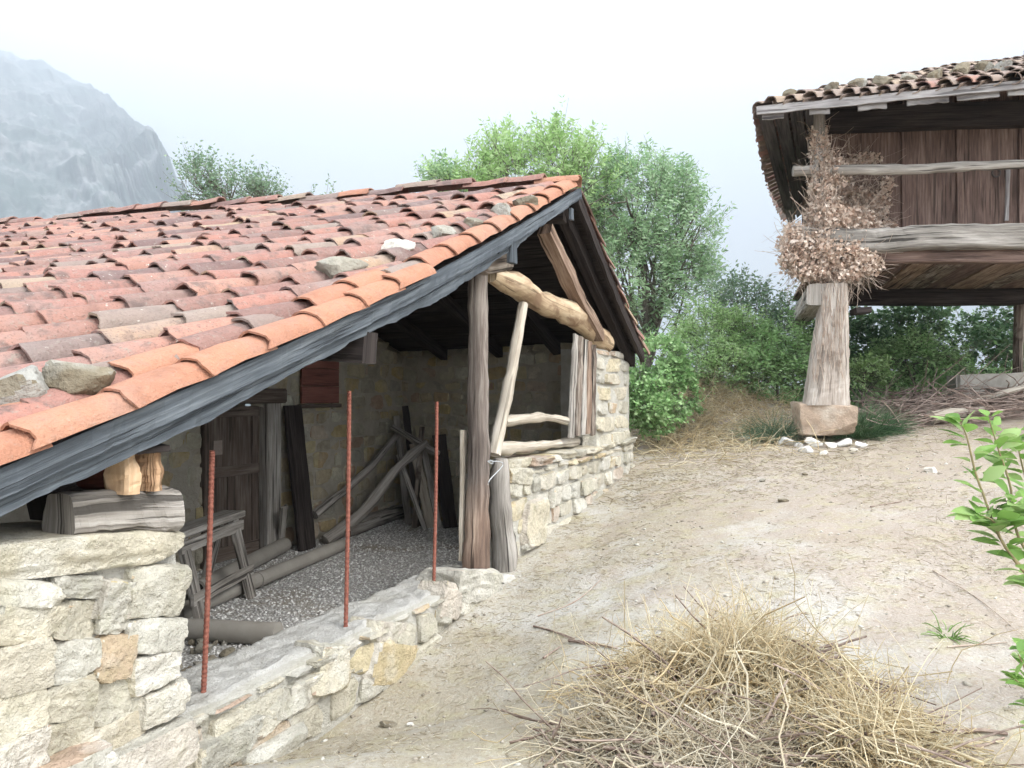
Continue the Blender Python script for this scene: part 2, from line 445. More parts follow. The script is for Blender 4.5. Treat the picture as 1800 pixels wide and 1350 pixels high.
m_paper = mat_flat("faded_paper", (0.3, 0.24, 0.2), (0.36, 0.3, 0.26), 30, 0.9)
m_concrete = mat_flat("trough_concrete", (0.34, 0.32, 0.28), (0.48, 0.45, 0.4), 6, 0.9, 0.01)

def mat_leaf(name, stops, trans=0.35, scale_noise=1.5):
    t = NT(name)
    ge = t.n.new("ShaderNodeNewGeometry")
    f = t.math('ADD', t.math('MULTIPLY', ge.outputs["Random Per Island"], 0.55), t.math('MULTIPLY', t.noise(ge.outputs["Position"], scale_noise, 2, 0.5), 0.5))
    c = t.ramp(f, stops)
    t.l.new(c, t.b.inputs["Base Color"])
    t.b.inputs["Roughness"].default_value = 0.55
    t.b.inputs["Specular IOR Level"].default_value = 0.35
    tr = t.n.new("ShaderNodeBsdfTranslucent"); t.l.new(c, tr.inputs["Color"])
    mx = t.n.new("ShaderNodeMixShader"); mx.inputs[0].default_value = trans
    t.l.new(t.b.outputs[0], mx.inputs[1]); t.l.new(tr.outputs[0], mx.inputs[2]); t.l.new(mx.outputs[0], t.out.inputs["Surface"])
    return t.m
m_leaf_ash = mat_leaf("ash_leaf", [(0.2, (0.19, 0.32, 0.16)), (0.5, (0.32, 0.47, 0.26)), (0.8, (0.47, 0.6, 0.4))], 0.45)
m_leaf_yel = mat_leaf("young_leaf", [(0.2, (0.23, 0.38, 0.13)), (0.5, (0.37, 0.54, 0.22)), (0.8, (0.52, 0.66, 0.38))], 0.45)
m_leaf_mid = mat_leaf("bush_leaf", [(0.2, (0.15, 0.3, 0.1)), (0.5, (0.28, 0.45, 0.18)), (0.8, (0.42, 0.58, 0.3))])
m_leaf_dark = mat_leaf("ivy_leaf", [(0.2, (0.045, 0.1, 0.05)), (0.5, (0.09, 0.17, 0.075)), (0.8, (0.17, 0.27, 0.13))], 0.2)
m_leaf_blue = mat_leaf("greyish_leaf", [(0.2, (0.13, 0.22, 0.13)), (0.5, (0.22, 0.33, 0.2)), (0.8, (0.34, 0.43, 0.3))], 0.45)
m_leaf_sap = mat_leaf("sapling_leaf", [(0.2, (0.12, 0.24, 0.05)), (0.5, (0.22, 0.38, 0.09)), (0.8, (0.36, 0.48, 0.2))], 0.4, 6)
m_leaf_dry = mat_leaf("dry_leaf", [(0.15, (0.36, 0.23, 0.17)), (0.4, (0.57, 0.43, 0.34)), (0.7, (0.72, 0.62, 0.53))], 0.25, 5)
m_straw = mat_leaf("straw", [(0.15, (0.42, 0.31, 0.17)), (0.45, (0.68, 0.56, 0.35)), (0.8, (0.82, 0.75, 0.57))], 0.4, 2.5)
m_straw_grey = mat_leaf("grey_straw", [(0.15, (0.38, 0.31, 0.22)), (0.45, (0.6, 0.52, 0.38)), (0.8, (0.78, 0.72, 0.58))], 0.35, 2.5)
m_litter = mat_leaf("litter", [(0.15, (0.13, 0.1, 0.06)), (0.4, (0.32, 0.26, 0.16)), (0.6, (0.5, 0.43, 0.3)), (0.8, (0.66, 0.6, 0.48))], 0.2, 1.2)
m_twig = mat_flat("twig_bark", (0.16, 0.11, 0.09), (0.4, 0.32, 0.26), 14, 0.9)
m_stem = mat_flat("dry_stem", (0.3, 0.22, 0.17), (0.5, 0.42, 0.35), 14, 0.9)
m_bark = mat_flat("tree_bark", (0.08, 0.07, 0.055), (0.2, 0.18, 0.15), 12, 0.9, 0.02)
m_greenstem = mat_flat("green_stem", (0.2, 0.17, 0.09), (0.3, 0.24, 0.13), 14, 0.8)

# ------------------------------------------------------------------ shed plan
C_VERGE, C_WALL, C_BACK = 2.70, 2.95, 7.10
FLOOR_Z = -1.93
YAP = C_VERGE / (M_ - (1020 - CX) / FPX)
A2 = fxy(C_VERGE, YAP)                         # roof apex in plan
R2 = np.array((-0.961, 0.276)); R2 /= np.linalg.norm(R2)
ZR = 1.97
PIER2 = fxy(C_WALL, C_WALL / (M_ - (1108 - CX) / FPX))
Q2 = fxy(C_BACK, C_BACK / (M_ - (711 - CX) / FPX))
W2 = (Q2 - PIER2) / np.linalg.norm(Q2 - PIER2)
RUN_R, ZE = 2.42, 0.55
SN2 = np.array((-W2[1], W2[0]))                # from the side wall into the porch
def zl(s, t):
    return ZR - 0.398 * s - 0.1 * np.sin(np.pi * np.clip(s, 0, 5.8) / 5.8) + 0.05 * s * sm(0, 2, t)
def left3(s, t, dz=0.0):
    p = A2 - s * D2 + t * R2
    return np.array((p[0], p[1], zl(s, t) + dz))
def right3(a, t, dz=0.0):
    p = (1 - a) * (A2 + t * R2) + a * (A2 + RUN_R * D2 + t * W2 - SN2 * 0.5 * float(sm(0.0, 0.8, t)))
    return np.array((p[0], p[1], ZR * (1 - a) + ZE * a - 0.05 * sin(pi * a) + dz))
def st_of(p):
    q = np.linalg.solve(np.column_stack([-D2, R2]), np.asarray(p)[:2] - A2)
    return q[0], q[1]
def roof_z(p):
    s, t = st_of(p)
    if s >= 0: return float(zl(s, t))
    rn = np.array((R2[1], -R2[0])); rn = rn if np.dot(rn, D2) > 0 else -rn
    dr = np.dot(np.asarray(p)[:2] - A2, rn); de = np.dot(np.asarray(p)[:2] - (A2 + RUN_R * D2 - SN2 * 0.5), SN2)
    a = float(np.clip(dr / (dr + de + 1e-9), 0, 1))
    return ZR * (1 - a) + ZE * a - 0.05 * sin(pi * a)

# ------------------------------------------------------------------ ground

def ground_z(X, Y, fine=True):
    X = np.asarray(X, float); Y = np.asarray(Y, float)
    Xc, Yc = np.clip(X, -8, 14), np.clip(Y, -4, 17)
    z = -1.78 + 0.09 * Xc + 0.07 * Yc
    nf = ((M_ * Y - X) - C_WALL) / DLEN        # worn lower along the foot of the porch walls
    z = z + np.interp(Y, [1.5, 2.6, 3.1, 3.7, 4.2, 5.0, 5.55, 6.06, 7.27, 9.75, 11], [0.1, 0.2, 0.14, -0.16, -0.34, -0.33, -0.28, -0.22, -0.13, -0.04, 0]) * np.exp(-(np.minimum(nf + 0.1, 0) / 1.2) ** 2)
    z = z + 0.8 * np.exp(-((X - 3.0) / 1.5) ** 2 - ((Y - 13.0) / 1.0) ** 2)
    z = z + 0.06 * fbm2(X * 0.7, Y * 0.7, 3, 3)
    if fine: z = z + 0.03 * fbm2(X * 3.3, Y * 3.3, 5, 4) + 0.006 * fbm2(X * 17, Y * 17, 9, 2)
    z = z - sm(18, 60, Y) * 14 - sm(14, 60, -X) * 14 - sm(30, 120, X) * 6
    n = ((M_ * Y - X) - C_WALL) / DLEN
    w = (X - PIER2[0]) * -W2[1] + (Y - PIER2[1]) * W2[0]   # inside of the side wall is positive
    inside = sm(0.06, 0.3, n) * sm(-0.32, -0.04, w)
    return z * (1 - inside) + np.minimum(z, -2.12) * inside

def graded(lo, hi, a, b, step):
    core = np.arange(lo, hi, step)
    out, d, x = [], step, hi
    while x < b: out.append(x); d *= 1.35; x += d
    out.append(b)
    inn, d, x = [], step, lo
    while True:
        d *= 1.35; x -= d
        if x < a: break
        inn.append(x)
    inn.append(a)
    return np.concatenate([inn[::-1], core, out])
gx = graded(-4.0, 9.6, -7000, 7000, 0.07); gy = graded(1.6, 15.0, -7000, 7000, 0.07)
GX, GY = np.meshgrid(gx, gy)
GZ = ground_z(GX, GY)
nx, ny = len(gx), len(gy)
idx = np.arange(nx * ny).reshape(ny, nx)
GF = np.stack([idx[:-1, :-1], idx[:-1, 1:], idx[1:, 1:], idx[1:, :-1]], -1).reshape(-1, 4)
gm = fast_mesh("ground", np.stack([GX, GY, GZ], -1).reshape(-1, 3), GF)
gm.polygons.foreach_set("use_smooth", [True] * len(gm.polygons))
t = NT("dusty_ground")
pos = t.n.new("ShaderNodeNewGeometry").outputs["Position"]
n1 = t.noise(pos, 0.9, 5, 0.6, 0.4); n2 = t.noise(pos, 5, 5, 0.65); n3 = t.noise(pos, 45, 4, 0.7); n4 = t.noise(pos, 1.7, 4, 0.6); n6 = t.noise(pos, 18, 4, 0.7)
sep = t.n.new("ShaderNodeSeparateXYZ"); t.l.new(pos, sep.inputs[0])
c = t.mix(t.ramp(n1, [(0.42, 0.0), (0.58, 1.0)]), (0.48, 0.46, 0.42), (0.37, 0.33, 0.255))
c = t.mix(t.math('MULTIPLY', t.ramp(t.math('ADD', t.math('MULTIPLY', sep.outputs["X"], 0.16), n4), [(0.6, 0.0), (0.9, 1.0)]), 0.8), c, (0.36, 0.295, 0.24))
c = t.mix(t.math('MULTIPLY', t.ramp(n2, [(0.5, 0.0), (0.66, 1.0)]), 0.55), c, (0.4, 0.36, 0.22))
c = t.mix(t.math('MULTIPLY', t.ramp(n6, [(0.54, 0.0), (0.66, 1.0)]), 0.5), c, (0.3, 0.24, 0.17))
c = t.mix(t.math('MULTIPLY', t.ramp(n3, [(0.56, 0.0), (0.68, 1.0)]), 0.55), c, (0.24, 0.2, 0.15))
c = t.mix(t.math('MULTIPLY', t.ramp(n3, [(0.34, 1.0), (0.42, 0.0)]), 0.5), c, (0.58, 0.56, 0.51))
far = t.ramp(t.math('MULTIPLY', sep.outputs["Y"], 0.01), [(0.2, 0.0), (0.4, 1.0)])
c = t.mix(far, c, (0.09, 0.13, 0.05))
m_ground = t.done(c, t.bump(t.math('ADD', t.math('ADD', n2, n6), n3), 0.7, 0.02))
tag(obj("ground", gm, m_ground), kind="structure")

# ------------------------------------------------------------------ gravel floor of the porch
fs = np.linspace(-2.6, 6.6, 120); fn = np.linspace(0.3, 4.1, 60)
S_, N_ = np.meshgrid(fs, fn)
O2 = fxy(C_WALL, C_WALL / (M_ - 0.0888))
FX = O2[0] - S_ * D2[0] + N_ * N2[0]; FY = O2[1] - S_ * D2[1] + N_ * N2[1]
FZ = FLOOR_Z + 0.03 * fbm2(FX * 1.3, FY * 1.3, 21, 4)
ii = np.arange(120 * 60).reshape(60, 120)
fm = fast_mesh("gravel_floor", np.stack([FX, FY, FZ], -1).reshape(-1, 3), np.stack([ii[:-1, :-1], ii[1:, :-1], ii[1:, 1:], ii[:-1, 1:]], -1).reshape(-1, 4))
t = NT("gravel_bed")
pos = t.n.new("ShaderNodeNewGeometry").outputs["Position"]
n1 = t.noise(pos, 1.1, 4, 0.6); vo = t.voronoi(pos, 42); n2 = t.noise(pos, 60, 3, 0.6)
c = t.mix(t.ramp(vo, [(0.15, 0.0), (0.6, 1.0)]), (0.72, 0.71, 0.69), (0.34, 0.33, 0.31))
c = t.mix(t.ramp(n1, [(0.54, 0.0), (0.68, 0.7)]), c, (0.3, 0.26, 0.2))
m_gravel = t.done(c, t.bump(t.math('SUBTRACT', 1.0, vo), 0.9, 0.02))
tag(obj("gravel_floor", fm, m_gravel), kind="structure")

# ------------------------------------------------------------------ stones
def cube_grid(n):
    key, V, F = {}, [], []
    def vid(p):
        k = tuple(int(round(x * n)) for x in p)
        if k not in key: key[k] = len(V); V.append(p)
        return key[k]
    L = [i / n for i in range(n + 1)]
    for ax in range(3):
        for side in (0, 1):
            for i in range(n):
                for j in range(n):
                    q = []
                    for (a, b) in ((i, j), (i + 1, j), (i + 1, j + 1), (i, j + 1)):
                        p = [0, 0, 0]; p[ax] = side; p[(ax + 1) % 3] = a / n; p[(ax + 2) % 3] = b / n
                        q.append(vid(tuple(p)))
                    F.append(q if side else q[::-1])
    return np.array(V) * 2 - 1, F
_CG = {n: cube_grid(n) for n in (3, 4, 5, 7, 8, 10, 14, 16)}
def stone_mesh(name, seed, n=3, k=5.0, amp=0.09, skew=0.14, fine=0.0):
    V, F = _CG[n]; V = V.copy()
    r = np.random.default_rng(seed)
    # uneven corners, then rounded, then rough
    cw = r.uniform(-skew, skew, (2, 2, 2, 3))
    w = (V + 1) / 2; off = np.zeros_like(V)
    for a in (0, 1):
        for b in (0, 1):
            for c in (0, 1):
                ww = (w[:, 0] if a else 1 - w[:, 0]) * (w[:, 1] if b else 1 - w[:, 1]) * (w[:, 2] if c else 1 - w[:, 2])
                off += ww[:, None] * cw[a, b, c]
    nr = (np.abs(V) ** k).sum(1) ** (1 / k)
    U = V / nr[:, None] + off
    nrm = V / np.linalg.norm(V, axis=1)[:, None]
    d = amp * fbm(V * 1.1 + seed * 5.1, seed, 3)
    if fine: d = d + fine * (0.5 - np.abs(fbm(V * 2.6 + seed, seed + 3, 4)))
    U = (U + nrm * d[:, None]) * 0.5
    me = bpy.data.meshes.new(name)
    me.from_pydata(U.tolist(), [], F)
    if n >= 4: me.polygons.foreach_set("use_smooth", [True] * len(me.polygons))
    me.update()
    return me
def cut_mesh(name, seed, n=7, boxy=True, cuts=10, h=(0.56, 0.72), fine=0.03):
    V, F = _CG[n]; r = np.random.default_rng(seed)
    d = V / np.linalg.norm(V, axis=1)[:, None]
    N_, H_ = [], []
    if boxy:
        for ax in range(3):
            for sg in (-1, 1):
                v = r.normal(0, 0.09, 3); v[ax] = sg; N_.append(v / np.linalg.norm(v)); H_.append(0.5 * r.uniform(0.93, 1.03))
    for _ in range(cuts):
        v = r.normal(0, 1, 3); N_.append(v / np.linalg.norm(v)); H_.append(r.uniform(*h))
    q = d @ np.array(N_).T
    rad = np.min(np.where(q > 1e-3, np.array(H_)[None] / np.maximum(q, 1e-3), 9.0), axis=1)
    rad = np.minimum(rad, 0.85)
    U = d * rad[:, None]
    U = U + d * (fine * fbm(U * 7 + seed * 3.1, seed, 3) + fine * 0.8 * fbm(U * 2.5 + seed, seed + 5, 2))[:, None]
    if not boxy: U = U / (U.max(0) - U.min(0))
    me = bpy.data.meshes.new(name); me.from_pydata(U.tolist(), [], F)
    me.polygons.foreach_set("use_smooth", [True] * len(F)); me.update()
    try: me.set_sharp_from_angle(angle=radians(24))
    except Exception: pass
    return me
def cut_templates(prefix, mat, count, seed, **kw):
    out = []
    for i in range(count):
        me = cut_mesh(prefix, seed + i, **kw); me.materials.append(mat); out.append(me)
    return out
def templates(prefix, mat, count, seed, **kw):
    out = []
    for i in range(count):
        me = stone_mesh(prefix, seed + i, **kw); me.materials.append(mat); out.append(me)
    return out
TPL = {"wall": cut_templates("stone", m_stone_pale, 12, 100, n=8, cuts=12, fine=0.05),
       "inner": cut_templates("stone", m_stone_in, 8, 200, n=5, cuts=10, fine=0.03),
       "big": cut_templates("stone", m_stone_pale, 12, 300, n=16, cuts=10, h=(0.6, 0.78), fine=0.055),
       "rock": cut_templates("rock", m_rock, 10, 400, n=10, boxy=False, cuts=18, h=(0.36, 0.52), fine=0.035),
       "white": cut_templates("rock", m_white_rock, 6, 500, n=8, boxy=False, cuts=14, h=(0.36, 0.52), fine=0.035)}
def basis(d3, up=(0, 0, 1)):
    x = np.asarray(d3, float); x = x / np.linalg.norm(x); z = np.asarray(up, float); z = z - x * np.dot(x, z); z /= np.linalg.norm(z); y = np.cross(z, x)
    return Matrix(((x[0], y[0], z[0]), (x[1], y[1], z[1]), (x[2], y[2], z[2])))
def stone_at(parent, tpl, c, d3, size, r, name="stone", tilt=0.05):
    me = tpl[int(r.integers(len(tpl)))]
    B = basis(d3)
    B = B @ Matrix.Rotation(r.normal(0, tilt), 3, 'Y') @ Matrix.Rotation(r.normal(0, tilt), 3, 'Z')
    if r.random() < 0.5: B = B @ Matrix.Rotation(pi, 3, 'Z')
    return obj(name, me, None, parent, loc=c, rot=B, scale=size)

def masonry(parent, p0, dir2, out2, L, zb, zt, rowh, stw, seed, tpl, mortar, thick=0.4, proud=(0.005, 0.03), holes=(), gap=0.02, core_name="mortar_core", us=(0, 1), only=None, jitter=0.012):
    """a rubble wall: a rough mortar core and one object for each stone"""
    r = np.random.default_rng(seed)
    p0 = np.asarray(p0, float)
    d3 = np.array((dir2[0], dir2[1], 0)); o3 = np.array((out2[0], out2[1], 0))
    nu = max(4, int(L / 0.09)); kv = 14
    us_ = np.linspace(0, L, nu)
    V, F = [], []
    for u in us_:
        b, tt = zb(u), zt(u)
        for j in range(kv + 1):
            z = b + (tt - b) * j / kv
            V.append((p0[0] + dir2[0] * u, p0[1] + dir2[1] * u, z))
        for j in range(kv, -1, -1):
            z = b + (tt - b) * j / kv
            V.append((p0[0] + dir2[0] * u - out2[0] * thick, p0[1] + dir2[1] * u - out2[1] * thick, z))
    V = np.array(V); w = 2 * (kv + 1)
    V[:, :3] += o3 * (jitter * fbm(V * 5, seed, 4))[:, None] + np.array((0, 0, 1.0)) * (0.02 * fbm(V * 3, seed + 9, 3))[:, None]
    for i in range(nu - 1):
        for j in range(w):
            k = (j + 1) % w
            F.append((i * w + j, (i + 1) * w + j, (i + 1) * w + k, i * w + k))
    F.append(tuple(range(w))); F.append(tuple((nu - 1) * w + j for j in range(w))[::-1])
    if holes:                                   # leave the openings open
        keep = []
        for q in F:
            if len(q) != 4: continue
            c = V[list(q)].mean(0); u = np.dot(c[:2] - p0, dir2)
            if any(h[0] < u < h[1] and h[2] < c[2] < h[3] for h in holes): continue
            keep.append(q)
        F = keep
    if np.dot(np.cross(np.append(dir2, 0), (0, 0, 1)), o3) < 0: F = [q[::-1] for q in F]
    mb = MB(); mb.add(V, F); build(core_name, mb, mortar, parent, True)
    zmin, zmax = min(zb(u) for u in us_), max(zt(u) for u in us_)
    z = zmin; count = 0
    while z < zmax:
        h = r.uniform(*rowh); u = -r.uniform(0, stw[0])
        while u < L:
            wd = r.uniform(*stw) * (1.25 if h > np.mean(rowh) else 0.9)
            u0, u1 = max(u, 0.0), min(u + wd, L); u += wd
            if u1 - u0 < 0.06: continue
            uc = (u0 + u1) / 2; b, tt = zb(uc), zt(uc)
            z0, z1 = max(z, b - 0.06), min(z + h, tt - 0.005)
            if z1 - z0 < 0.055: continue
            if any(h_[0] < u1 and u0 < h_[1] and h_[2] < z1 and z0 < h_[3] for h_ in holes):
                # trim the stone at the jamb when a useful piece is left
                hh = [h_ for h_ in holes if h_[0] < u1 and u0 < h_[1] and h_[2] < z1 and z0 < h_[3]][0]
                if hh[0] - u0 > 0.1: u1 = hh[0]
                elif u1 - hh[1] > 0.1: u0 = hh[1]
                else: continue
                uc = (u0 + u1) / 2
            if only is not None and not only(uc, (z0 + z1) / 2): continue
            dep = 0.16; pr = r.uniform(*proud)
            c = np.array((*(p0 + np.asarray(dir2) * uc), (z0 + z1) / 2)) + o3 * (pr - dep / 2)
            stone_at(parent, TPL[tpl], c, d3, (u1 - u0 - gap * r.uniform(0.4, 1.3), dep, z1 - z0 - gap * r.uniform(0.4, 1.3)), r)
            count += 1
        z += h
    return count

OUT2 = -N2                                     # outwards from the shed front
def uF(C, x):                                  # distance along a front-parallel plane, from x = 0 of the photograph
    return (C / (M_ - (x - CX) / FPX)) * DLEN

shed = thing("stone_shed", "low stone shed with sagging red tiled roof and open porch", "shed", (*A2, FLOOR_Z))

# ---- back wall of the porch with the doorway
x0b, x1b = -330, 711
pB0 = fxy(C_BACK, C_BACK / (M_ - (x0b - CX) / FPX)); LB = float(np.linalg.norm(Q2 - pB0))
back = bpy.data.objects.new("back_wall", None); place(back, shed, (*pB0, FLOOR_Z))
def ub(x): return uF(C_BACK, x) - uF(C_BACK, x0b)
def top_back(u): return roof_z(pB0 + D2 * u) - 0.06
masonry(back, pB0, D2, OUT2, LB, lambda u: FLOOR_Z - 0.1, top_back, (0.14, 0.24), (0.2, 0.42), 11, "inner", m_mortar_in,
        holes=[(ub(356), ub(486), -3, -0.08)], proud=(0.0, 0.025), only=lambda u, z: u > ub(150))
# ---- far side wall
def top_side(u): return min(0.52, roof_z(PIER2 + W2 * u) - 0.1)
sidew = bpy.data.objects.new("side_wall", None); place(sidew, shed, (*PIER2, FLOOR_Z))
SO2 = np.array((-W2[1], W2[0]));  SO2 = SO2 if np.dot(SO2, -PIER2) > 0 else -SO2
masonry(sidew, PIER2 - OUT2 * 0.42 + W2 * 0.1, W2, SO2, float(np.linalg.norm(Q2 - PIER2)) - 0.1, lambda u: FLOOR_Z - 0.1, lambda u: max(0.45, roof_z(PIER2 - OUT2 * 0.42 + W2 * (0.1 + u) - SO2 * 0.1) + 0.02), (0.14, 0.24), (0.2, 0.42), 12, "inner", m_mortar_in, proud=(0.0, 0.025))
# ---- pier at the far corner, seen from outside
pP0 = fxy(C_WALL + 0.02, (C_WALL + 0.02) / (M_ - (1047 - CX) / FPX)); LP = float(np.linalg.norm(PIER2 - pP0))
pier = bpy.data.objects.new("corner_pier", None); place(pier, shed, (*pP0, -0.62))
masonry(pier, pP0, D2, OUT2, LP, lambda u: -0.66, lambda u: 0.5, (0.13, 0.2), (0.3, 0.75), 13, "wall", m_mortar, thick=0.42, proud=(0.01, 0.035), gap=0.03)
# ---- wall under the low eave, behind the near pier
pL0 = fxy(C_WALL + 0.45, 2.35); lw = bpy.data.objects.new("eave_wall", None); place(lw, shed, (*pL0, FLOOR_Z))
masonry(lw, pL0, N2, D2, 4.0, lambda u: FLOOR_Z - 0.1, lambda u: roof_z(pL0 + N2 * u) - 0.03, (0.17, 0.26), (0.3, 0.5), 14, "inner", m_mortar_in, only=lambda u, z: u < 3.9)

# ---- near pier: large stones in thick mortar, laid out as in the photograph
npier = bpy.data.objects.new("stone_pier", None)
pN1 = fxy(C_WALL, C_WALL / (M_ - (308 - CX) / FPX)); pN0 = fxy(C_WALL, 2.15)
place(npier, shed, (*pN0, -1.6))
LN = float(np.linalg.norm(pN1 - pN0))
mb = MB()
V, F = [], []
nu, nv = 60, 80
for iu in range(nu + 1):
    u = LN * iu / nu
    for iv in range(nv + 1):
        z = -1.75 + (-0.64 + 1.75) * iv / nv
        p = pN0 + D2 * u; V.append((p[0], p[1], z))
V = np.array(V); o3 = np.array((*OUT2, 0))
V += o3 * (0.05 * fbm(V * 6.0, 51, 5) + 0.0)[:, None]
for iu in range(nu):
    for iv in range(nv):
        a = iu * (nv + 1) + iv; F.append((a, a + nv + 1, a + nv + 2, a + 1))
mb.add(V, F)
mid = (pN0 + pN1) / 2 - OUT2 * 0.24
mb.box((*mid, -1.2), np.append(D2 * (LN / 2 - 0.005), 0), np.append(OUT2 * 0.22, 0), (0, 0, 0.56))
build("mortar_core", mb, m_mortar, npier, True)
r = np.random.default_rng(77)
def pstone(x0, y0, x1, y1, depth=0.22, pr=0.04, tpl="big", parent=None, C=C_WALL, ztop=None):
    xc, yc = (x0 + x1) / 2, (y0 + y1) / 2
    a, b = PF(x0, yc, C), PF(x1, yc, C); cc = PF(xc, yc, C)
    h = PF(xc, y0, C)[2] - PF(xc, y1, C)[2]
    cc = (a + b) / 2; cc[2] = (PF(xc, y0, C)[2] + PF(xc, y1, C)[2]) / 2
    wdt = np.linalg.norm((b - a)[:2]) * 1.08; h *= 1.06
    if ztop is not None: cc[2] = min(cc[2], ztop - h / 2)
    return stone_at(parent or npier, TPL[tpl], cc + o3 * (pr - depth / 2), b - a if abs((b - a)[2]) < 0.3 * wdt else (*D2, 0), (wdt, depth, h), r, tilt=0.02)
slab = cut_mesh("capstone", 912, n=16, cuts=12, h=(0.62, 0.78), fine=0.035); slab.materials.append(m_stone_pale)
a, b = PF(-60, 990, C_WALL), PF(308, 955, C_WALL)
obj("capstone", slab, None, npier, loc=(a + b) / 2 + o3 * (0.045 - 0.24), rot=basis(b - a), scale=(np.linalg.norm(b - a) + 0.02, 0.52, 0.16))
for q in [(-60, 1018, 92, 1066), (84, 1012, 166, 1052), (164, 1018, 216, 1088), (214, 994, 318, 1082), (-40, 1060, 86, 1128), (80, 1056, 168, 1124), (166, 1080, 214, 1112), (212, 1086, 302, 1142),
          (-50, 1128, 70, 1216), (74, 1126, 160, 1196), (160, 1116, 214, 1190), (212, 1146, 306, 1204), (-50, 1218, 60, 1296), (58, 1200, 150, 1262), (148, 1196, 236, 1262), (232, 1208, 312, 1262),
          (-60, 1298, 70, 1372), (66, 1266, 150, 1346), (148, 1266, 236, 1330)]:
    pstone(*q, pr=float(r.uniform(0.03, 0.075)))
# loose footing stones in front of the pier
for q, C in [((190, 1300, 330, 1372), 2.86), ((330, 1290, 440, 1350), 2.9), ((60, 1330, 200, 1400), 2.84), ((430, 1300, 530, 1352), 2.9)]:
    pstone(*q, pr=0.05, C=C)

# ------------------------------------------------------------------ roof of the shed
roof = bpy.data.objects.new("roof", None); place(roof, shed, (*A2, ZR))
def strip(fun, a0, a1, ts, th, seed):
    V, F = [], []
    for tt in ts:
        for (a, dz) in ((a0, 0), (a1, 0), (a1, -th), (a0, -th)): V.append(fun(a, tt, dz - 0.004 * (seed % 3)))
    m = len(ts)
    for i in range(m - 1):
        for j in range(4): F.append((i * 4 + j, i * 4 + (j + 1) % 4, (i + 1) * 4 + (j + 1) % 4, (i + 1) * 4 + j))
    F += [(0, 1, 2, 3), tuple((m - 1) * 4 + j for j in (3, 2, 1, 0))]
    uv = [(a * 3.0 + j * 0.1, ts[i // 4]) for i, (a, j) in enumerate([(a0, 0), (a1, 0), (a1, 1), (a0, 1)] * m)]
    return MB().add(V, F, uv)
ts = np.linspace(0.0, 9.6, 17)
rr = np.random.default_rng(5)
s = 0.0; i = 0
while s < 6.6:
    w = rr.uniform(0.17, 0.26)
    build("roof_board", strip(left3, s + 0.005, min(s + w, 6.62), ts + rr.uniform(0.02, 0.1), 0.028, i), m_wood_dark, roof); s += w; i += 1
a = 0.0
while a < 1.0:
    w = rr.uniform(0.07, 0.1)
    build("roof_board", strip(right3, a + 0.003, min(a + w, 1.02), ts + rr.uniform(0.02, 0.1), 0.028, i), m_wood_dark, roof); a += w; i += 1
def rect(w, h): return [(-w / 2, -h / 2), (w / 2, -h / 2), (w / 2, h / 2), (-w / 2, h / 2)]
for tt in (0.42, 1.35, 2.3, 3.3):
    pts = [left3(q, tt, -0.11) for q in np.linspace(0.1, 6.3, 16)]
    build("rafter", MB().sweep(pts, rect(0.1, 0.12), rough=0.01, seed=int(tt * 10)), m_wood_dark, roof)
    pts = [right3(q, tt, -0.12) for q in np.linspace(0.02, 0.99, 8)]
    build("rafter", MB().sweep(pts, rect(0.11, 0.14), rough=0.01, seed=int(tt * 10) + 3), m_wood_dark if tt > 0.5 else m_wood_dark, roof)
build("ridge_beam", MB().sweep([(*(A2 + q * R2 + D2 * 0.02), ZR - 0.2) for q in np.linspace(0.16, 9, 10)], rect(0.15, 0.18), rough=0.01), m_wood_dark, roof)
build("purlin", MB().sweep([left3(3.45, q, -0.25) for q in np.linspace(0.05, 4.2, 8)], rect(0.17, 0.18), rough=0.012, seed=4), m_wood_dark, roof)
# painted bargeboard with a ragged lower edge, and a second board under it
def barge(fun, qs, off, top, width, thick, seed, rag):
    V, F, UV = [], [], []
    m = len(qs); r_ = np.random.default_rng(seed)
    L = 0
    for i, q in enumerate(qs):
        p = fun(q); p[:2] += OUT2 * off
        wd = width(q) + rag * float(fbm(np.array((q * 5.0, seed, 0.5)), seed, 4)) + rag * 0.5 * float(vnoise(np.array((q * 1.3, 2.0, seed)), seed))
        for (dz, o) in ((top, 0), (top - wd, 0.004 * r_.normal()), (top - wd, -thick), (top, -thick)):
            V.append((p[0] + OUT2[0] * o, p[1] + OUT2[1] * o, p[2] + dz))
        UV += [(0, q), (wd, q), (wd + thick, q), (2 * wd, q)]
    for i in range(m - 1):
        for j in range(4): F.append((i * 4 + j, (i + 1) * 4 + j, (i + 1) * 4 + (j + 1) % 4, i * 4 + (j + 1) % 4))
    F += [(3, 2, 1, 0), tuple((m - 1) * 4 + j for j in (0, 1, 2, 3))]
    return MB().add(V, F, UV)
qs = np.linspace(-0.02, 6.6, 150)
build("bargeboard", barge(lambda q: left3(q, 0.03), qs, 0.035, 0.01, lambda q: 0.1, 0.035, 3, 0.008), m_barge, roof)
build("bargeboard", barge(lambda q: left3(q, 0.03), qs, -0.004, -0.06, lambda q: 0.05 + 0.06 * float(sm(0.1, 1.6, q)) - 0.03 * float(sm(4.2, 5.5, q)), 0.05, 8, 0.045), m_barge, roof)
qr = np.linspace(0.0, 1.03, 30)
build("bargeboard", barge(lambda q: right3(q, 0.03), qr, 0.02, 0.0, lambda q: 0.13, 0.05, 5, 0.012), m_wood_dark, roof)
build("bargeboard", barge(lambda q: right3(q, 0.16), qr, 0.0, -0.03, lambda q: 0.16, 0.1, 6, 0.02), m_wood_dark, roof)
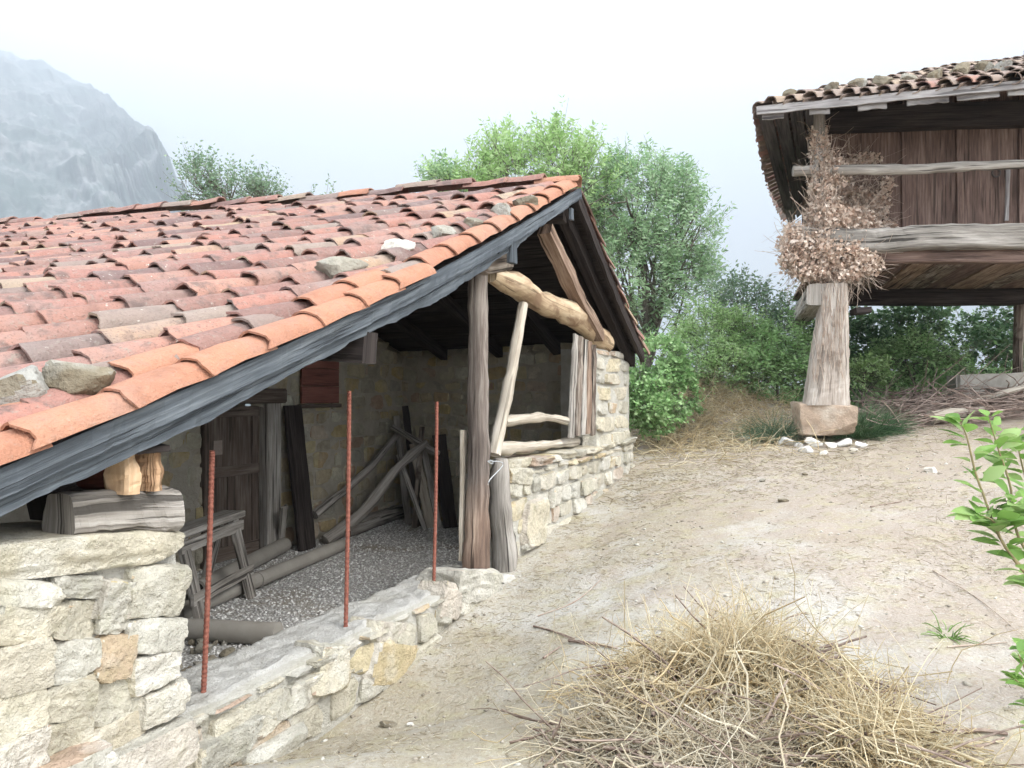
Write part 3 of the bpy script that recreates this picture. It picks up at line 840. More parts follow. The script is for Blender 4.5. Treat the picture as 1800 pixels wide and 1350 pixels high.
# little painted bracket hanging under the bargeboard
q0 = PF(900, 425, 2.73)
mb = MB(); mb.plank(q0 + np.array((0, 0, 0.07)), q0 - np.array((0, 0, 0.17)), np.append(D2, 0), 0.1, 0.05, seed=4)
mb.plank(PF(872, 437, 2.745), PF(915, 412, 2.745), (0, 0, 1), 0.08, 0.045, seed=5)
build("bracket", mb, m_barge, roof)
q0 = PF(1004, 372, 2.72)
build("bracket", MB().plank(q0 + np.array((0, 0, 0.03)), q0 - np.array((0, 0, 0.08)), np.append(D2, 0), 0.06, 0.03, seed=6), m_barge, roof)

# ---- clay tiles
def tile_mesh(seed, L=0.46, r0=0.086, r1=0.104, hgt=0.86, th=0.014, n=7, mat=None, flat=False):
    r_ = np.random.default_rng(seed); V, F = [], []
    ys = (0.0, L * 0.5, L)
    wob = r_.normal(0, 0.006, (3, 2)); lip = r_.normal(0, 0.011, n + 1)
    for iy, y in enumerate(ys):
        rad = r0 + (r1 - r0) * y / L
        for inner in (0, 1):
            q = rad - th * inner
            for j in range(n + 1):
                a = pi * (0.03 + 0.94 * j / n)
                V.append((cos(a) * q + wob[iy, 0], y + (lip[j] if iy == 2 else 0), sin(a) * q * hgt + wob[iy, 1] * 0.6))
    w = n + 1
    def o(iy, inner, j): return (iy * 2 + inner) * w + j
    for iy in (0, 1):
        for j in range(n):
            F.append((o(iy, 0, j), o(iy, 0, j + 1), o(iy + 1, 0, j + 1), o(iy + 1, 0, j)))
            F.append((o(iy, 1, j + 1), o(iy, 1, j), o(iy + 1, 1, j), o(iy + 1, 1, j + 1)))
        F.append((o(iy, 0, 0), o(iy + 1, 0, 0), o(iy + 1, 1, 0), o(iy, 1, 0)))
        F.append((o(iy, 1, n), o(iy + 1, 1, n), o(iy + 1, 0, n), o(iy, 0, n)))
    for j in range(n):
        F.append((o(2, 0, j), o(2, 0, j + 1), o(2, 1, j + 1), o(2, 1, j)))
        F.append((o(0, 0, j + 1), o(0, 0, j), o(0, 1, j), o(0, 1, j + 1)))
    me = bpy.data.meshes.new("roof_tile")
    me.from_pydata(V, [], F); me.update()
    me.polygons.foreach_set("use_smooth", [i < 4 * n + 0 or True for i in range(len(me.polygons))])
    try: me.set_sharp_from_angle(angle=radians(40))
    except Exception: pass
    if mat: me.materials.append(mat)
    return me, np.array(V), F
TILES = [tile_mesh(i, mat=m_tile) for i in range(8)]
TNEW = [tile_mesh(40 + i, L=0.44, r0=0.1, r1=0.116, hgt=0.8, th=0.013, n=9, mat=m_tile_new) for i in range(3)]
TGREY = [tile_mesh(60 + i, mat=m_tile_grey) for i in range(3)]
def tile_basis(down, nrm):
    y = np.asarray(down, float); y = y / np.linalg.norm(y); z = np.asarray(nrm, float); z = z - y * np.dot(y, z); z /= np.linalg.norm(z); x = np.cross(y, z)
    return np.column_stack([x, y, z])
up_ang = math.atan2(D2[1], D2[0]) - radians(16)
UP2 = np.array((cos(up_ang), sin(up_ang))); C2 = np.array((-UP2[1], UP2[0]))
cand = []
rr = np.random.default_rng(31)
PITCH, EXPO = 0.214, 0.35
for k in range(-11, 66):
    q = rr.uniform(-0.2, 0.15)
    kk = k + rr.normal(0, 0.05)
    while q < 9.5:
        p = A2 + kk * PITCH * C2 - q * UP2
        s_, t_ = st_of(p)
        q += EXPO * rr.uniform(0.9, 1.1)
        if s_ < 0.0 or s_ > 6.35 or t_ < 0.13 or t_ > 9.4: continue
        cand.append((s_, t_, p))
def surf(p):
    s_, t_ = st_of(p); return np.array((p[0], p[1], float(zl(s_, t_))))
items = []
for s_, t_, p in cand:
    b = surf(p); d = surf(p - UP2 * 0.3) - b; c = surf(p + C2 * 0.3) - b
    nrm = np.cross(d, c); nrm = nrm if nrm[2] > 0 else -nrm; nrm /= np.linalg.norm(nrm)
    d = d / np.linalg.norm(d) + np.append(C2, 0) * rr.normal(0, 0.034) + nrm * rr.normal(0.04, 0.013)
    items.append((np.linalg.norm(b), b + nrm * (0.035 + rr.uniform(0, 0.014)), tile_basis(d, nrm + np.append(C2, 0) * rr.normal(0, 0.06)), rr.uniform(0.93, 1.05), int(rr.integers(8)), s_, t_))
items.sort(key=lambda q: q[0])
N_SINGLE = 262
def join_tiles(lst, name, mat, parent, flip=False):
    Vs, Fs, n0 = [], [], 0
    for (pos_, Bm, sc, v) in lst:
        _, V, F = TILES[v]
        V = V.copy()
        if flip: V = V * np.array((1.0, 1, -0.8)) + np.array((0, 0, 0.1))
        Vs.append((V * sc) @ Bm.T + pos_); Fs.append(np.array(F) + n0); n0 += len(V)
    if flip: Fs = [f[:, ::-1] for f in Fs]
    me = fast_mesh(name, np.vstack(Vs), np.vstack(Fs))
    me.polygons.foreach_set("use_smooth", [True] * len(me.polygons))
    try: me.set_sharp_from_angle(angle=radians(40))
    except Exception: pass
    return tag(obj(name, me, mat, parent), kind="stuff")
for dist, pos_, Bm, sc, v, s_, t_ in items[:N_SINGLE]:
    me = TILES[v][0] if rr.random() > 0.1 else TGREY[v % 3][0]
    obj("roof_tile", me, None, roof, loc=pos_, rot=Matrix(Bm.tolist()), scale=(sc, sc, sc))
join_tiles([(p_, B_, sc, v) for _, p_, B_, sc, v, _, _ in items[N_SINGLE:]], "far_roof_tiles", m_tile, roof)
# channel tiles between the covers, lying hollow side up
chan = []
for _, p_, B_, sc, v, s_, t_ in items:
    if t_ < 0.25: continue
    chan.append((p_ + np.append(C2, 0) * PITCH / 2 - np.array((0, 0, 0.04)), B_, sc, v))
join_tiles(chan, "channel_tiles", m_tile, roof, flip=True)
# verge rows of new tiles: an upper row, and a lower row that stands farther out
def verge_tile(s_, t_, tpl, dz=0.0, sc=1.0, parent=roof):
    b = left3(s_, t_); d = left3(s_ + 0.3, t_) - b; d /= np.linalg.norm(d)
    c = np.append(N2, 0); nrm = np.cross(d, c); nrm = nrm if nrm[2] > 0 else -nrm; nrm /= np.linalg.norm(nrm)
    d = d + nrm * 0.03
    return obj("verge_tile", tpl[int(rr.integers(len(tpl)))][0], None, parent, loc=b + nrm * (0.012 + dz), rot=Matrix(tile_basis(d, nrm).tolist()), scale=(sc, sc, sc))
s_ = 0.02
while s_ < 3.0:
    verge_tile(s_, 0.115, TNEW if s_ < 2.65 else TGREY, 0.02); s_ += 0.345
for s2 in (3.1, 3.45): verge_tile(s2, 0.16, TNEW, 0.04)
s_ = 2.86
while s_ < 6.3:
    verge_tile(s_, 0.06, TNEW); s_ += 0.36
for s2 in (0.3, 0.68): verge_tile(s2, 0.30, TNEW, 0.03)
for i, s2 in enumerate(np.arange(3.78, 6.3, 0.35)): verge_tile(s2, 0.235, (TGREY, TILES, TNEW, TILES, TNEW, TNEW, TNEW, TNEW)[i % 8], 0.022)
# far slope: its verge column shows its lips along the edge
far_t = []
for i in range(8):
    for j in range(40):
        a_ = 0.02 + i * 0.125; tt = 0.08 + j * 0.23
        b = right3(a_, tt); d = right3(a_ + 0.1, tt) - b; c = right3(a_, tt + 0.2) - b; nrm = np.cross(d, c); nrm = nrm if nrm[2] > 0 else -nrm; nrm /= np.linalg.norm(nrm)
        d = d / np.linalg.norm(d) + nrm * 0.06
        if j == 0: obj("verge_tile", TILES[i][0], None, roof, loc=b + nrm * 0.012, rot=Matrix(tile_basis(d, nrm).tolist()))
        else: far_t.append((b + nrm * 0.02, tile_basis(d, nrm), 1.0, i))
join_tiles(far_t, "far_slope_tiles", m_tile, roof)
# ridge tiles
q = 0.0; i = 0
rdir = np.append(R2, 0)
while q < 9.4:
    c = np.append(A2 + R2 * q, ZR + 0.045 + 0.015 * sin(q * 1.7) + 0.012 * rr.normal())
    c[2] += 0.05 if q > 1.0 else 0.02
    dd = rdir + np.array((0, 0, 0.02 * rr.normal()))
    obj("ridge_tile", (TNEW if i in (0, 6) else TILES if i % 4 else TGREY)[i % 3][0], None, roof, loc=c - dd * 0.0 + rdir * 0.44, rot=Matrix(tile_basis(-dd, (0, 0, 1)).tolist()), scale=(1.1, 1.0, 1.0))
    q += 0.37; i += 1

# ------------------------------------------------------------------ timber of the shed front
def curve(pts, n=14):
    P_ = np.asarray(pts, float); m = len(P_)
    if m == 2: return P_[0] + (P_[1] - P_[0]) * np.linspace(0, 1, n)[:, None]
    out = []
    for x in np.linspace(0, m - 1, n):
        i = min(int(x), m - 2); f_ = x - i
        p0, p1, p2, p3 = P_[max(i - 1, 0)], P_[i], P_[i + 1], P_[min(i + 2, m - 1)]
        out.append(0.5 * ((2 * p1) + (-p0 + p2) * f_ + (2 * p0 - 5 * p1 + 4 * p2 - p3) * f_ ** 2 + (-p0 + 3 * p1 - 3 * p2 + p3) * f_ ** 3))
    return np.array(out)
def squarish(n=18, k=3.2):
    return [(np.sign(cos(a)) * abs(cos(a)) ** (2 / k), np.sign(sin(a)) * abs(sin(a)) ** (2 / k)) for a in np.linspace(0, 2 * pi, n, endpoint=False)]
DA, NA = np.append(D2, 0), np.append(OUT2, 0)
# main post: squared trunk, flaring at the foot
CP = C_WALL + 0.04
pts = curve([PF(841, 470, CP), PF(840, 600, CP), PF(841, 760, CP), PF(840, 880, CP), PF(838, 985, CP)], 34)
pts[-1][2] = -1.6
sc = np.interp(np.linspace(0, 1, 34), [0, 0.25, 0.55, 0.72, 1], [0.074, 0.07, 0.076, 0.084, 0.094])
build("post", MB().sweep(pts, squarish(), sc, A=DA, B=NA, rough=0.014, seed=3, nscale=9), m_post, shed, True)
# corbel block on the post
c0, c1 = PF(838, 462, CP), PF(884, 455, CP)
build("corbel", MB().sweep([c0 - DA * 0.16, c0, c1, c1 + DA * 0.02], squarish(12, 5), [0.1, 0.105, 0.1, 0.09], rough=0.012, seed=8), m_wood_post, shed, True)
# crooked peeled log from the post to the far pier
lp = curve([PF(862, 482, CP), PF(905, 503, CP), PF(948, 528, CP), PF(985, 545, CP), PF(1015, 558, CP), PF(1042, 586, CP), PF(1068, 606, CP)], 40)
build("crooked_brace", MB().tube(lp, np.interp(np.linspace(0, 1, 40), [0, 0.2, 0.5, 0.62, 0.8, 1], [0.085, 0.1, 0.105, 0.12, 0.115, 0.1]), 16, 0.03, 11, nscale=4.5), m_wood_log, shed, True)
# strut under the roof
build("strut", MB().sweep(curve([PF(958, 402, CP - 0.1), PF(990, 470, CP - 0.1), PF(1018, 530, CP - 0.1), PF(1052, 592, CP - 0.08)], 20), rect(0.13, 0.12), rough=0.014, seed=21, nscale=7), m_wood_red, shed)
# pole leaning against the crooked log, standing on the low wall
build("leaning_prop", MB().tube(curve([PF(921, 534, CP - 0.03), PF(908, 600, CP - 0.03), PF(888, 705, CP - 0.03), PF(868, 800, CP - 0.03)], 24), np.linspace(0.036, 0.058, 24), 12, 0.012, 31), m_wood_pale, shed, True)
# short weathered post beside the main one
pts = curve([PF(880, 806, CP), PF(878, 880, CP), PF(884, 940, CP), PF(889, 1006, CP)], 20); pts[-1][2] -= 0.08
build("short_post", MB().sweep(pts, squarish(14, 2.6), np.interp(np.linspace(0, 1, 20), [0, 0.1, 1], [0.05, 0.075, 0.105]), A=DA, B=NA, rough=0.022, seed=14, nscale=8), m_wood_grey, shed, True)
# narrow board behind the post
build("board", MB().plank(PF(815, 756, CP + 0.12), PF(812, 985, CP + 0.12), DA, 0.065, 0.03, seed=4), m_wood_pale, shed)
# twist of wire holding the short post
wp = [PF(862, 812, CP - 0.14) + 0.02 * np.array((sin(i), 0, cos(i * 1.3) * 0.7)) for i in range(5)] + [PF(885, 815, CP - 0.1), PF(862, 842, CP - 0.14), PF(858, 852, CP - 0.12)]
build("wire_tie", MB().tube(curve(wp, 24), 0.004, 5), m_wire, shed)
# slats that close the gap at the far pier
for i, (xa, xb, y0, y1, w) in enumerate([(1012, 1003, 588, 770, 0.09), (1021, 1014, 592, 766, 0.1), (1029, 1024, 597, 764, 0.085), (1036, 1033, 600, 762, 0.1), (1043, 1042, 606, 765, 0.09)]):
    build("slat", MB().plank(PF(xa, y0, CP - 0.02 * i), PF(xb, y1, CP - 0.01 * i), DA, w * 1.3, 0.035, rough=0.014, seed=i + 50, rings=14), (m_wood_grey, m_wood_post, m_wood_grey, m_wood_red, m_wood_post)[i], shed)
# rails of crooked branches
build("branch_rail", MB().tube(curve([PF(884, 742, CP + 0.05), PF(930, 735, CP + 0.05), PF(965, 734, CP + 0.05), PF(998, 741, CP + 0.05)], 18), np.linspace(0.05, 0.042, 18), 12, 0.014, 9), m_wood_pale, shed, True)
# beam ends stacked on the near pier
b0, b1 = PF(104, 902, C_WALL + 0.05), PF(298, 893, C_WALL - 0.02)
b0[2] -= 0.005
mb = MB(); mb.sweep(curve([b0, (b0 + b1) / 2 + np.array((0, 0, 0.006)), b1], 26), squarish(22, 4), np.full(26, 0.088), A=NA, B=np.array((0, 0, 1.0)), rough=0.017, seed=5, nscale=11)
build("wall_plate", mb, m_wood_grey, shed, False)
e0 = PF(236, 826, C_WALL - 0.05)
be = build("beam_end", MB().sweep([e0 - NA * 0.06, e0 - NA * 0.3, e0 - NA * 0.7], squarish(16, 5), [0.083, 0.086, 0.086], A=DA, B=np.array((0, 0, 1.0)), rough=0.01, seed=15, nscale=13), m_wood_hole, shed, False)
for sg, w_ in ((-1, 0.03), (1, 0.026)):         # the rotted end: two pale cheeks either side of the hollow
    c_ = e0 + DA * sg * 0.058
    build("cheek", MB().sweep(curve([c_ - np.array((0, 0, 0.088)), c_ + np.array((0, 0, 0.08))], 14), squarish(12, 4), np.interp(np.linspace(0, 1, 14), [0, 0.5, 1], [1.0, 1.1, 0.85]), A=DA * w_, B=NA * 0.07, rough=0.012, seed=20 + sg, nscale=24), m_wood_rot, be)
build("dark_top", MB().plank(e0 - DA * 0.08 + np.array((0, 0, 0.085)) + NA * 0.03, e0 + DA * 0.08 + np.array((0, 0, 0.085)) + NA * 0.03, NA, 0.16, 0.025, rough=0.01, seed=3), m_wood_dark, be)  # dark plank laid across the top of the beam end
d0, d1 = PF(70, 880, C_WALL + 0.3), PF(215, 830, C_WALL + 0.3)
build("beam", MB().sweep(curve([d0, d1], 8), rect(0.17, 0.17), rough=0.012, seed=16), m_wood_dark, shed)

# ---- door and shutter in the back wall
door = bpy.data.objects.new("door", None)
dz0, dz1 = FLOOR_Z + 0.02, -0.16
def BW(x, z, off=0.0):                         # on the back wall, at height z
    p = fxy(C_BACK, C_BACK / (M_ - (x - CX) / FPX)) + OUT2 * off
    return np.array((p[0], p[1], z))
place(door, shed, BW(415, dz0))
UPV = np.array((0, 0, 1.0))
def slabx(xa, xb, za, zb_, off, th, seed=0):
    a, b = BW(xa, (za + zb_) / 2, off), BW(xb, (za + zb_) / 2, off)
    return MB().plank(a, b, UPV, zb_ - za, th, rough=0.002, seed=seed, rings=5)
def slabz(xa, xb, za, zb_, off, th, seed=0):
    xm = (xa + xb) / 2; w = np.linalg.norm(BW(xb, 0) - BW(xa, 0))
    return MB().plank(BW(xm, za, off), BW(xm, zb_, off), DA, w, th, rough=0.002, seed=seed, rings=7)
for (xa, xb, za, zb_) in [(368, 413, dz0, -0.93), (413, 462, dz0, -0.93), (368, 462, -0.93, dz1)]:
    build("panel", slabz(xa, xb, za, zb_, -0.1, 0.02), m_wood_door, door)
for (xa, xb) in ((366, 377), (409, 417), (452, 463)):
    build("stile", slabz(xa, xb, dz0, -0.9 if xa == 409 else dz1, -0.085, 0.03, xa), m_wood_door, door)
for (za, zb_) in ((dz0, dz0 + 0.16), (-0.96, -0.84), (dz1 - 0.12, dz1)):
    build("rail", slabx(366, 463, za, zb_, -0.08, 0.03, int(-za * 50)), m_wood_door, door)
build("notice", slabz(385, 400, -0.7, -0.54, -0.078, 0.006), m_paper, door)
frame = bpy.data.objects.new("door_frame", None); place(frame, shed, BW(415, dz0))
build("jamb", slabz(355, 367, FLOOR_Z - 0.05, -0.1, -0.03, 0.16, 3), m_wood_door, frame)
build("jamb", slabz(463, 487, FLOOR_Z - 0.05, -0.1, 0.0, 0.16, 4), m_wood_grey, frame)
build("lintel", slabx(345, 492, -0.13, 0.05, 0.01, 0.2, 5), m_wood_door, frame)
shut = bpy.data.objects.new("shutter", None); place(shut, shed, BW(556, -0.15))
for i, (za, zb_) in enumerate(((-0.14, 0.08), (0.085, 0.31), (0.315, 0.56))):
    build("board", slabx(524, 589, za, zb_, 0.05, 0.03, i), m_wood_shutter, shut)
build("sill", slabx(520, 592, -0.2, -0.15, 0.05, 0.06, 9), m_wood_door, shut)

# ------------------------------------------------------------------ low walls of the porch
LWZ = -1.405
w1a, w1b = (fxy(C_WALL, C_WALL / (M_ - (x - CX) / FPX)) for x in (296, 862))
lw1 = thing("low_stone_wall", "low pale stone wall with rough cement top and rebars in it", "wall", (*((w1a + w1b) / 2), -1.85))
Lw1 = float(np.linalg.norm(w1b - w1a))
def gz1(p): return float(ground_z(p[0], p[1], False))
masonry(lw1, w1a, D2, OUT2, Lw1, lambda u: FLOOR_Z - 0.12, lambda u: LWZ - 0.02, (0.13, 0.2), (0.18, 0.42), 21, "wall", m_mortar, thick=0.42, proud=(0.01, 0.07), gap=0.035,
        only=lambda u, z: z > gz1(w1a + D2 * u + OUT2 * 0.1) - 0.1, jitter=0.03)
# rough cement top, following the wall, with stones breaking its outer edge
V, F = [], []
nu, nv = 150, 24
for iu in range(nu + 1):
    for iv in range(nv + 1):
        u, v_ = Lw1 * iu / nu - 0.02, 0.03 + 0.39 * iv / nv
        p = w1a + D2 * u - OUT2 * v_
        V.append((p[0], p[1], LWZ))
V = np.array(V)
V[:, 2] += 0.022 * fbm(V * 4, 61, 3) + 0.022 * fbm(V * 17, 62, 4) + 0.0
edge = np.tile([iv in (0, nv) for iv in range(nv + 1)], nu + 1)
V[edge, 2] -= 0.06
V[:, :2] += np.outer(0.06 * fbm(V * np.array((5, 5, 0)), 63, 4), OUT2)
for iu in range(nu):
    for iv in range(nv):
        a = iu * (nv + 1) + iv; F.append((a, a + nv + 1, a + nv + 2, a + 1)[::-1])
build("cement_top", MB().add(V, F), m_cement, lw1, True)
r = np.random.default_rng(88)
for q in [(556, 1130, 606, 1180), (650, 1092, 702, 1132), (500, 1190, 560, 1250), (420, 1225, 490, 1290)]:
    pstone(*q, pr=0.045, tpl="big", parent=lw1, depth=0.22, ztop=LWZ - 0.005)
pstone(800, 996, 858, 1046, pr=0.09, tpl="big", parent=lw1, depth=0.4, ztop=LWZ + 0.05)
pstone(770, 1030, 800, 1088, pr=0.05, tpl="big", parent=lw1)
pstone(640, 1130, 712, 1200, pr=0.06, tpl="big", parent=lw1)
pstone(560, 1150, 600, 1220, pr=0.05, tpl="big", parent=lw1)

w2a = fxy(C_WALL, C_WALL / (M_ - (890 - CX) / FPX)); w2b = fxy(C_WALL, C_WALL / (M_ - (1113 - CX) / FPX))
lw2 = thing("low_stone_wall", "taller rubble wall between the porch post and the far pier", "wall", (*((w2a + w2b) / 2), -1.3))
masonry(lw2, w2a - N2 * 0.0, D2, OUT2, float(np.linalg.norm(w2b - w2a)), lambda u: -1.6 + 0.1 * u, lambda u: -0.66 - 0.06 * math.exp(-u), (0.13, 0.22), (0.2, 0.5), 22, "wall", m_mortar, thick=0.4, proud=(0.01, 0.06), gap=0.035,
        only=lambda u, z: z > gz1(w2a + D2 * u + OUT2 * 0.1) - 0.1, jitter=0.03)
r = np.random.default_rng(89)
u = 0.1
while u < float(np.linalg.norm(w2b - w2a)) - 0.2:
    wd = r.uniform(0.3, 0.6)
    p = w2a + D2 * (u + wd / 2) - OUT2 * r.uniform(0.14, 0.18)
    stone_at(lw2, TPL["wall"], (p[0], p[1], -0.64 + r.uniform(-0.01, 0.02)), DA, (wd, r.uniform(0.36, 0.48), 0.08), r, tilt=0.03); u += wd
pstone(915, 878, 948, 956, pr=0.08, tpl="big", parent=lw2)
pstone(892, 822, 925, 850, pr=0.06, tpl="big", parent=lw2)
# driftwood beam lying on that wall
tag(centred("driftwood_beam", MB().tube(curve([PF(870, 790, C_WALL + 0.12), PF(920, 786, C_WALL + 0.15), PF(965, 782, C_WALL + 0.16), PF(1012, 776, C_WALL + 0.2)], 18), np.linspace(0.06, 0.045, 18), 12, 0.02, 19), m_wood_pale, None, True),
    "grey driftwood branch lying on top of the taller rubble wall", "branch")

# ------------------------------------------------------------------ rebars
def rebar(xb, yb, xt, yt, label):
    C = C_WALL + 0.13
    a, b = PF(xb, yb, C), PF(xt, yt, C)
    a[2] = min(a[2], LWZ) - 0.05
    pts = curve([a, (a + b) / 2 + np.array((0.004, 0, 0)), b], 110)
    rad = 0.0115 + 0.0025 * (np.arange(110) % 2)
    tag(centred("rebar", MB().tube(pts, rad, 8), m_rust), label, "rebar", "rusty rebars standing in the low wall")
rebar(357, 1200, 373, 792, "shortest rusty rebar, beside the near stone pier")
rebar(607, 1117, 614, 687, "rusty rebar in the middle of the cement wall top")
rebar(762, 1037, 768, 706, "rusty rebar nearest the wooden porch post")

# ------------------------------------------------------------------ things kept in the porch
def fz(x, y): return PZ(x, y, FLOOR_Z)
def lean(name, mb, mat, label, cat, smooth=False, group=None):
    return tag(centred(name, mb, mat, None, smooth), label, cat, group)
# wide dark board against the wall
lean("leaning_board", MB().plank(fz(540, 966) + np.array((0, 0, -0.02)), BW(505, -0.16, 0.08), DA, 0.3, 0.05, rough=0.006, seed=3, rings=12), m_wood_dark, "wide blackened board leaning on the wall beside the door", "board")
q = fz(492, 968)
lean("broken_plank", MB().plank(q, BW(470, -1.35, 0.25), DA, 0.1, 0.03, seed=31), m_wood_grey, "short broken plank between the door jamb and the black board", "plank")
lean("pole", MB().tube(curve([P(552, 905, 9.75), P(640, 832, 10.6), P(704, 758, 11.4)], 18), np.linspace(0.06, 0.045, 18), 10, 0.01, 41), m_wood_grey, "thin straight pole leaning behind the crooked one", "pole", True, "poles leaning in the porch corner")
lean("pole", MB().tube(curve([fz(572, 957) + np.array((0, 0, 0.05)), P(640, 897, 10.2), P(700, 822, 10.6), P(750, 778, 10.9)], 20), np.linspace(0.085, 0.06, 20), 10, 0.02, 42), m_wood_grey, "thick crooked grey pole slanting up into the porch corner", "pole", True, "poles leaning in the porch corner")
lean("log", MB().tube(curve([fz(606, 946) + np.array((0, 0, 0.09)), fz(660, 925) + np.array((0, 0, 0.1)), fz(712, 908) + np.array((0, 0, 0.1))], 14), np.linspace(0.1, 0.12, 14), 12, 0.015, 43), m_wood_grey, "grey log lying on the gravel along the back wall", "log", True)
for i, (xa, ya, h0, xb, zb_, w, mt, lb) in enumerate([
        (718, 908, 0, 697, -0.35, 0.1, m_wood_grey, "narrow pale board, first in the porch corner"),
        (738, 912, 0, 712, -0.2, 0.1, m_wood_dark, "dark narrow board behind the pale one in the corner"),
        (757, 914, 0, 727, -0.75, 0.13, m_wood_pale, "pale split board, broadest of the corner bundle"),
        (772, 914, 0, 742, -0.7, 0.09, m_wood_grey, "reddish grey stave right of the pale split board"),
        (792, 914, 0, 772, -0.62, 0.2, m_wood_dark, "broad black board standing at the end of the corner bundle"),
        (728, 914, 0, 742, -0.5, 0.08, m_wood_post, "thin brown stave tilted against the other corner boards"),
        (748, 918, 0, 700, -0.9, 0.07, m_wood_grey, "thin stave slanting left across the corner bundle")]):
    a = fz(xa, ya + 14); b = np.array(((xb - CX) / FPX * (a[1] + 0.3), a[1] + 0.3, zb_))
    lean("corner_board", MB().plank(a, b, (1, 0.2, 0), w, 0.035, rough=0.006, seed=60 + i, rings=10), mt, lb, "board", False, "boards standing in the porch corner")
a = fz(700, 900)
lean("cross_piece", MB().tube(curve([np.array(((690 - CX) / FPX * 11.2, 11.2, -0.5)), np.array(((770 - CX) / FPX * 10.9, 10.9, -0.88))], 10), 0.045, 8, 0.01, 71), m_wood_grey, "short stick lying across the tops of the corner boards", "stick", True)
# pipes
def pipe(a, b, r_, label, mat=m_pipe, open_end=True):
    e = thing("pipe", label, "pipe", tuple(a), "old pipes on the porch floor")
    d = (b - a) / np.linalg.norm(b - a)
    build("barrel", MB().tube(curve([a, b], 5), r_, 18), mat, e, True)
    if open_end: build("bore_shade_disc", MB().tube([a - d * 0.004, a + d * 0.02], r_ * 0.78, 16), m_pipe_dark, e)  # dark disc on the closed end, coloured like the shaded hollow
    build("rim", MB().tube([a - d * 0.002, a + d * 0.05], r_ * 1.06, 18), mat, e, True)
pipe(fz(346, 1062) + UPV * 0.13, fz(500, 972) + UPV * 0.1, 0.085, "grey pipe with its open end towards the near pier")
pipe(fz(310, 1096) + UPV * 0.08, fz(460, 1030) + UPV * 0.08, 0.075, "mud caked front half of the long pipe on the gravel", m_pipe, False)
pipe(fz(452, 1034) + UPV * 0.08, fz(600, 970) + UPV * 0.08, 0.075, "clean back half of the long pipe on the gravel")
pipe(fz(488, 1135) + UPV * 0.09, fz(240, 1122) + UPV * 0.09, 0.085, "stub of pipe behind the cement wall, nearest the camera", m_pipe, False)
# trestle in front of the door
tre = thing("trestle", "grey wooden trestle standing in front of the old door", "trestle", fz(350, 1020))
tz = -1.16
ta, tb = np.array(((296 - CX) / FPX * 6.2, 6.2, tz)), np.array(((408 - CX) / FPX * 7.35, 7.35, tz))
td = (tb - ta) / np.linalg.norm(tb - ta); tw = np.array((-td[1], td[0], 0))
build("top_rail", MB().plank(ta - td * 0.05, tb + td * 0.05, tw, 0.22, 0.06, seed=2), m_wood_grey, tre)
build("side_rail", MB().plank(ta - tw * 0.1 - UPV * 0.1, tb - tw * 0.1 - UPV * 0.1, UPV, 0.1, 0.03, seed=8), m_wood_grey, tre)
for f_, sgn in ((0.08, -1), (0.08, 1), (0.9, -1), (0.9, 1)):
    p = ta + (tb - ta) * f_
    build("leg", MB().plank(p - UPV * 0.02 + tw * 0.06 * sgn, np.array((p[0] + tw[0] * 0.24 * sgn, p[1] + tw[1] * 0.24 * sgn, FLOOR_Z)), td, 0.11, 0.06, seed=int(f_ * 10) + sgn), m_wood_grey, tre)
build("stretcher", MB().plank(ta - tw * 0.2 + UPV * -0.52, tb - tw * 0.2 + UPV * -0.52, UPV, 0.1, 0.03, seed=5), m_wood_grey, tre)
# rubble by the wall
r = np.random.default_rng(90)
for i in range(26):
    p = fz(r.uniform(300, 430), r.uniform(1128, 1200)); s0 = r.uniform(0.05, 0.13)
    tag(stone_at(None, TPL["rock"], p + UPV * s0 * 0.3, (r.normal(), r.normal(), 0), (s0, s0 * r.uniform(0.6, 1), s0 * 0.7), r, "rubble_stone", 0.4), "fist sized rubble stone heaped behind the low wall near the pipe stub", "stone", "rubble heap behind the low wall")

# ------------------------------------------------------------------ stones weighing down the shed roof
def roof_hit(x, y, dz=0.08):
    d = P(x, y, 1.0); lo, hi = 1.2, 14.0
    for Y in np.linspace(1.6, 12, 600):
        p = d * Y
        if p[2] < roof_z(p) + dz and st_of(p)[0] > 0: return p
    return d * 5
r = np.random.default_rng(93)
for (x, y, w, h, lb, tp) in [(34, 712, 96, 78, "pale rock at the lowest corner of the roof", "rock"), (134, 686, 116, 62, "yellowish wedge shaped rock on a new orange tile", "rock"),
        (598, 484, 88, 34, "long flat lichened rock near the kink of the verge", "rock"), (702, 446, 58, 30, "white rock standing out on dark tiles", "white"),
        (778, 418, 46, 28, "squat ochre rock above the white one", "rock"), (832, 400, 40, 18, "small flat rock against the orange verge row", "rock"),
        (882, 382, 38, 28, "brown pointed rock halfway to the ridge", "rock"), (926, 362, 44, 22, "greyish rock closest to the ridge end", "rock")]:
    p = roof_hit(x, y, 0.1); k = p[1] / FPX
    o = stone_at(None, TPL[tp], p + UPV * h * k * 0.3, (1, 0.25, 0.12), (w * k * 1.05, w * k * 0.8, h * k * 1.3), r, "roof_rock", 0.12)
    tag(o, lb, "rock", "rocks on the shed roof")

# ------------------------------------------------------------------ granary on pillars
FD2 = np.array((1.0, -0.12)); FD2 /= np.linalg.norm(FD2)          # along its front
BD2 = np.array((0.3, 1.0)); BD2 /= np.linalg.norm(BD2)            # towards its back
FD, BD = np.append(FD2, 0), np.append(BD2, 0)
GY0 = 10.5 + 0.12 * 4.25
def GP(x, y, back=0.0):                                           # photograph pixel on the front plane, set back by metres
    u = (x - CX) / FPX
    return P(x, y, (GY0 + back) / (1 + 0.12 * u))
gbase = GP(1446, 768)
gran = thing("raised_granary", "old plank granary raised on a tapering pillar with mossy tiled roof", "granary", gbase)
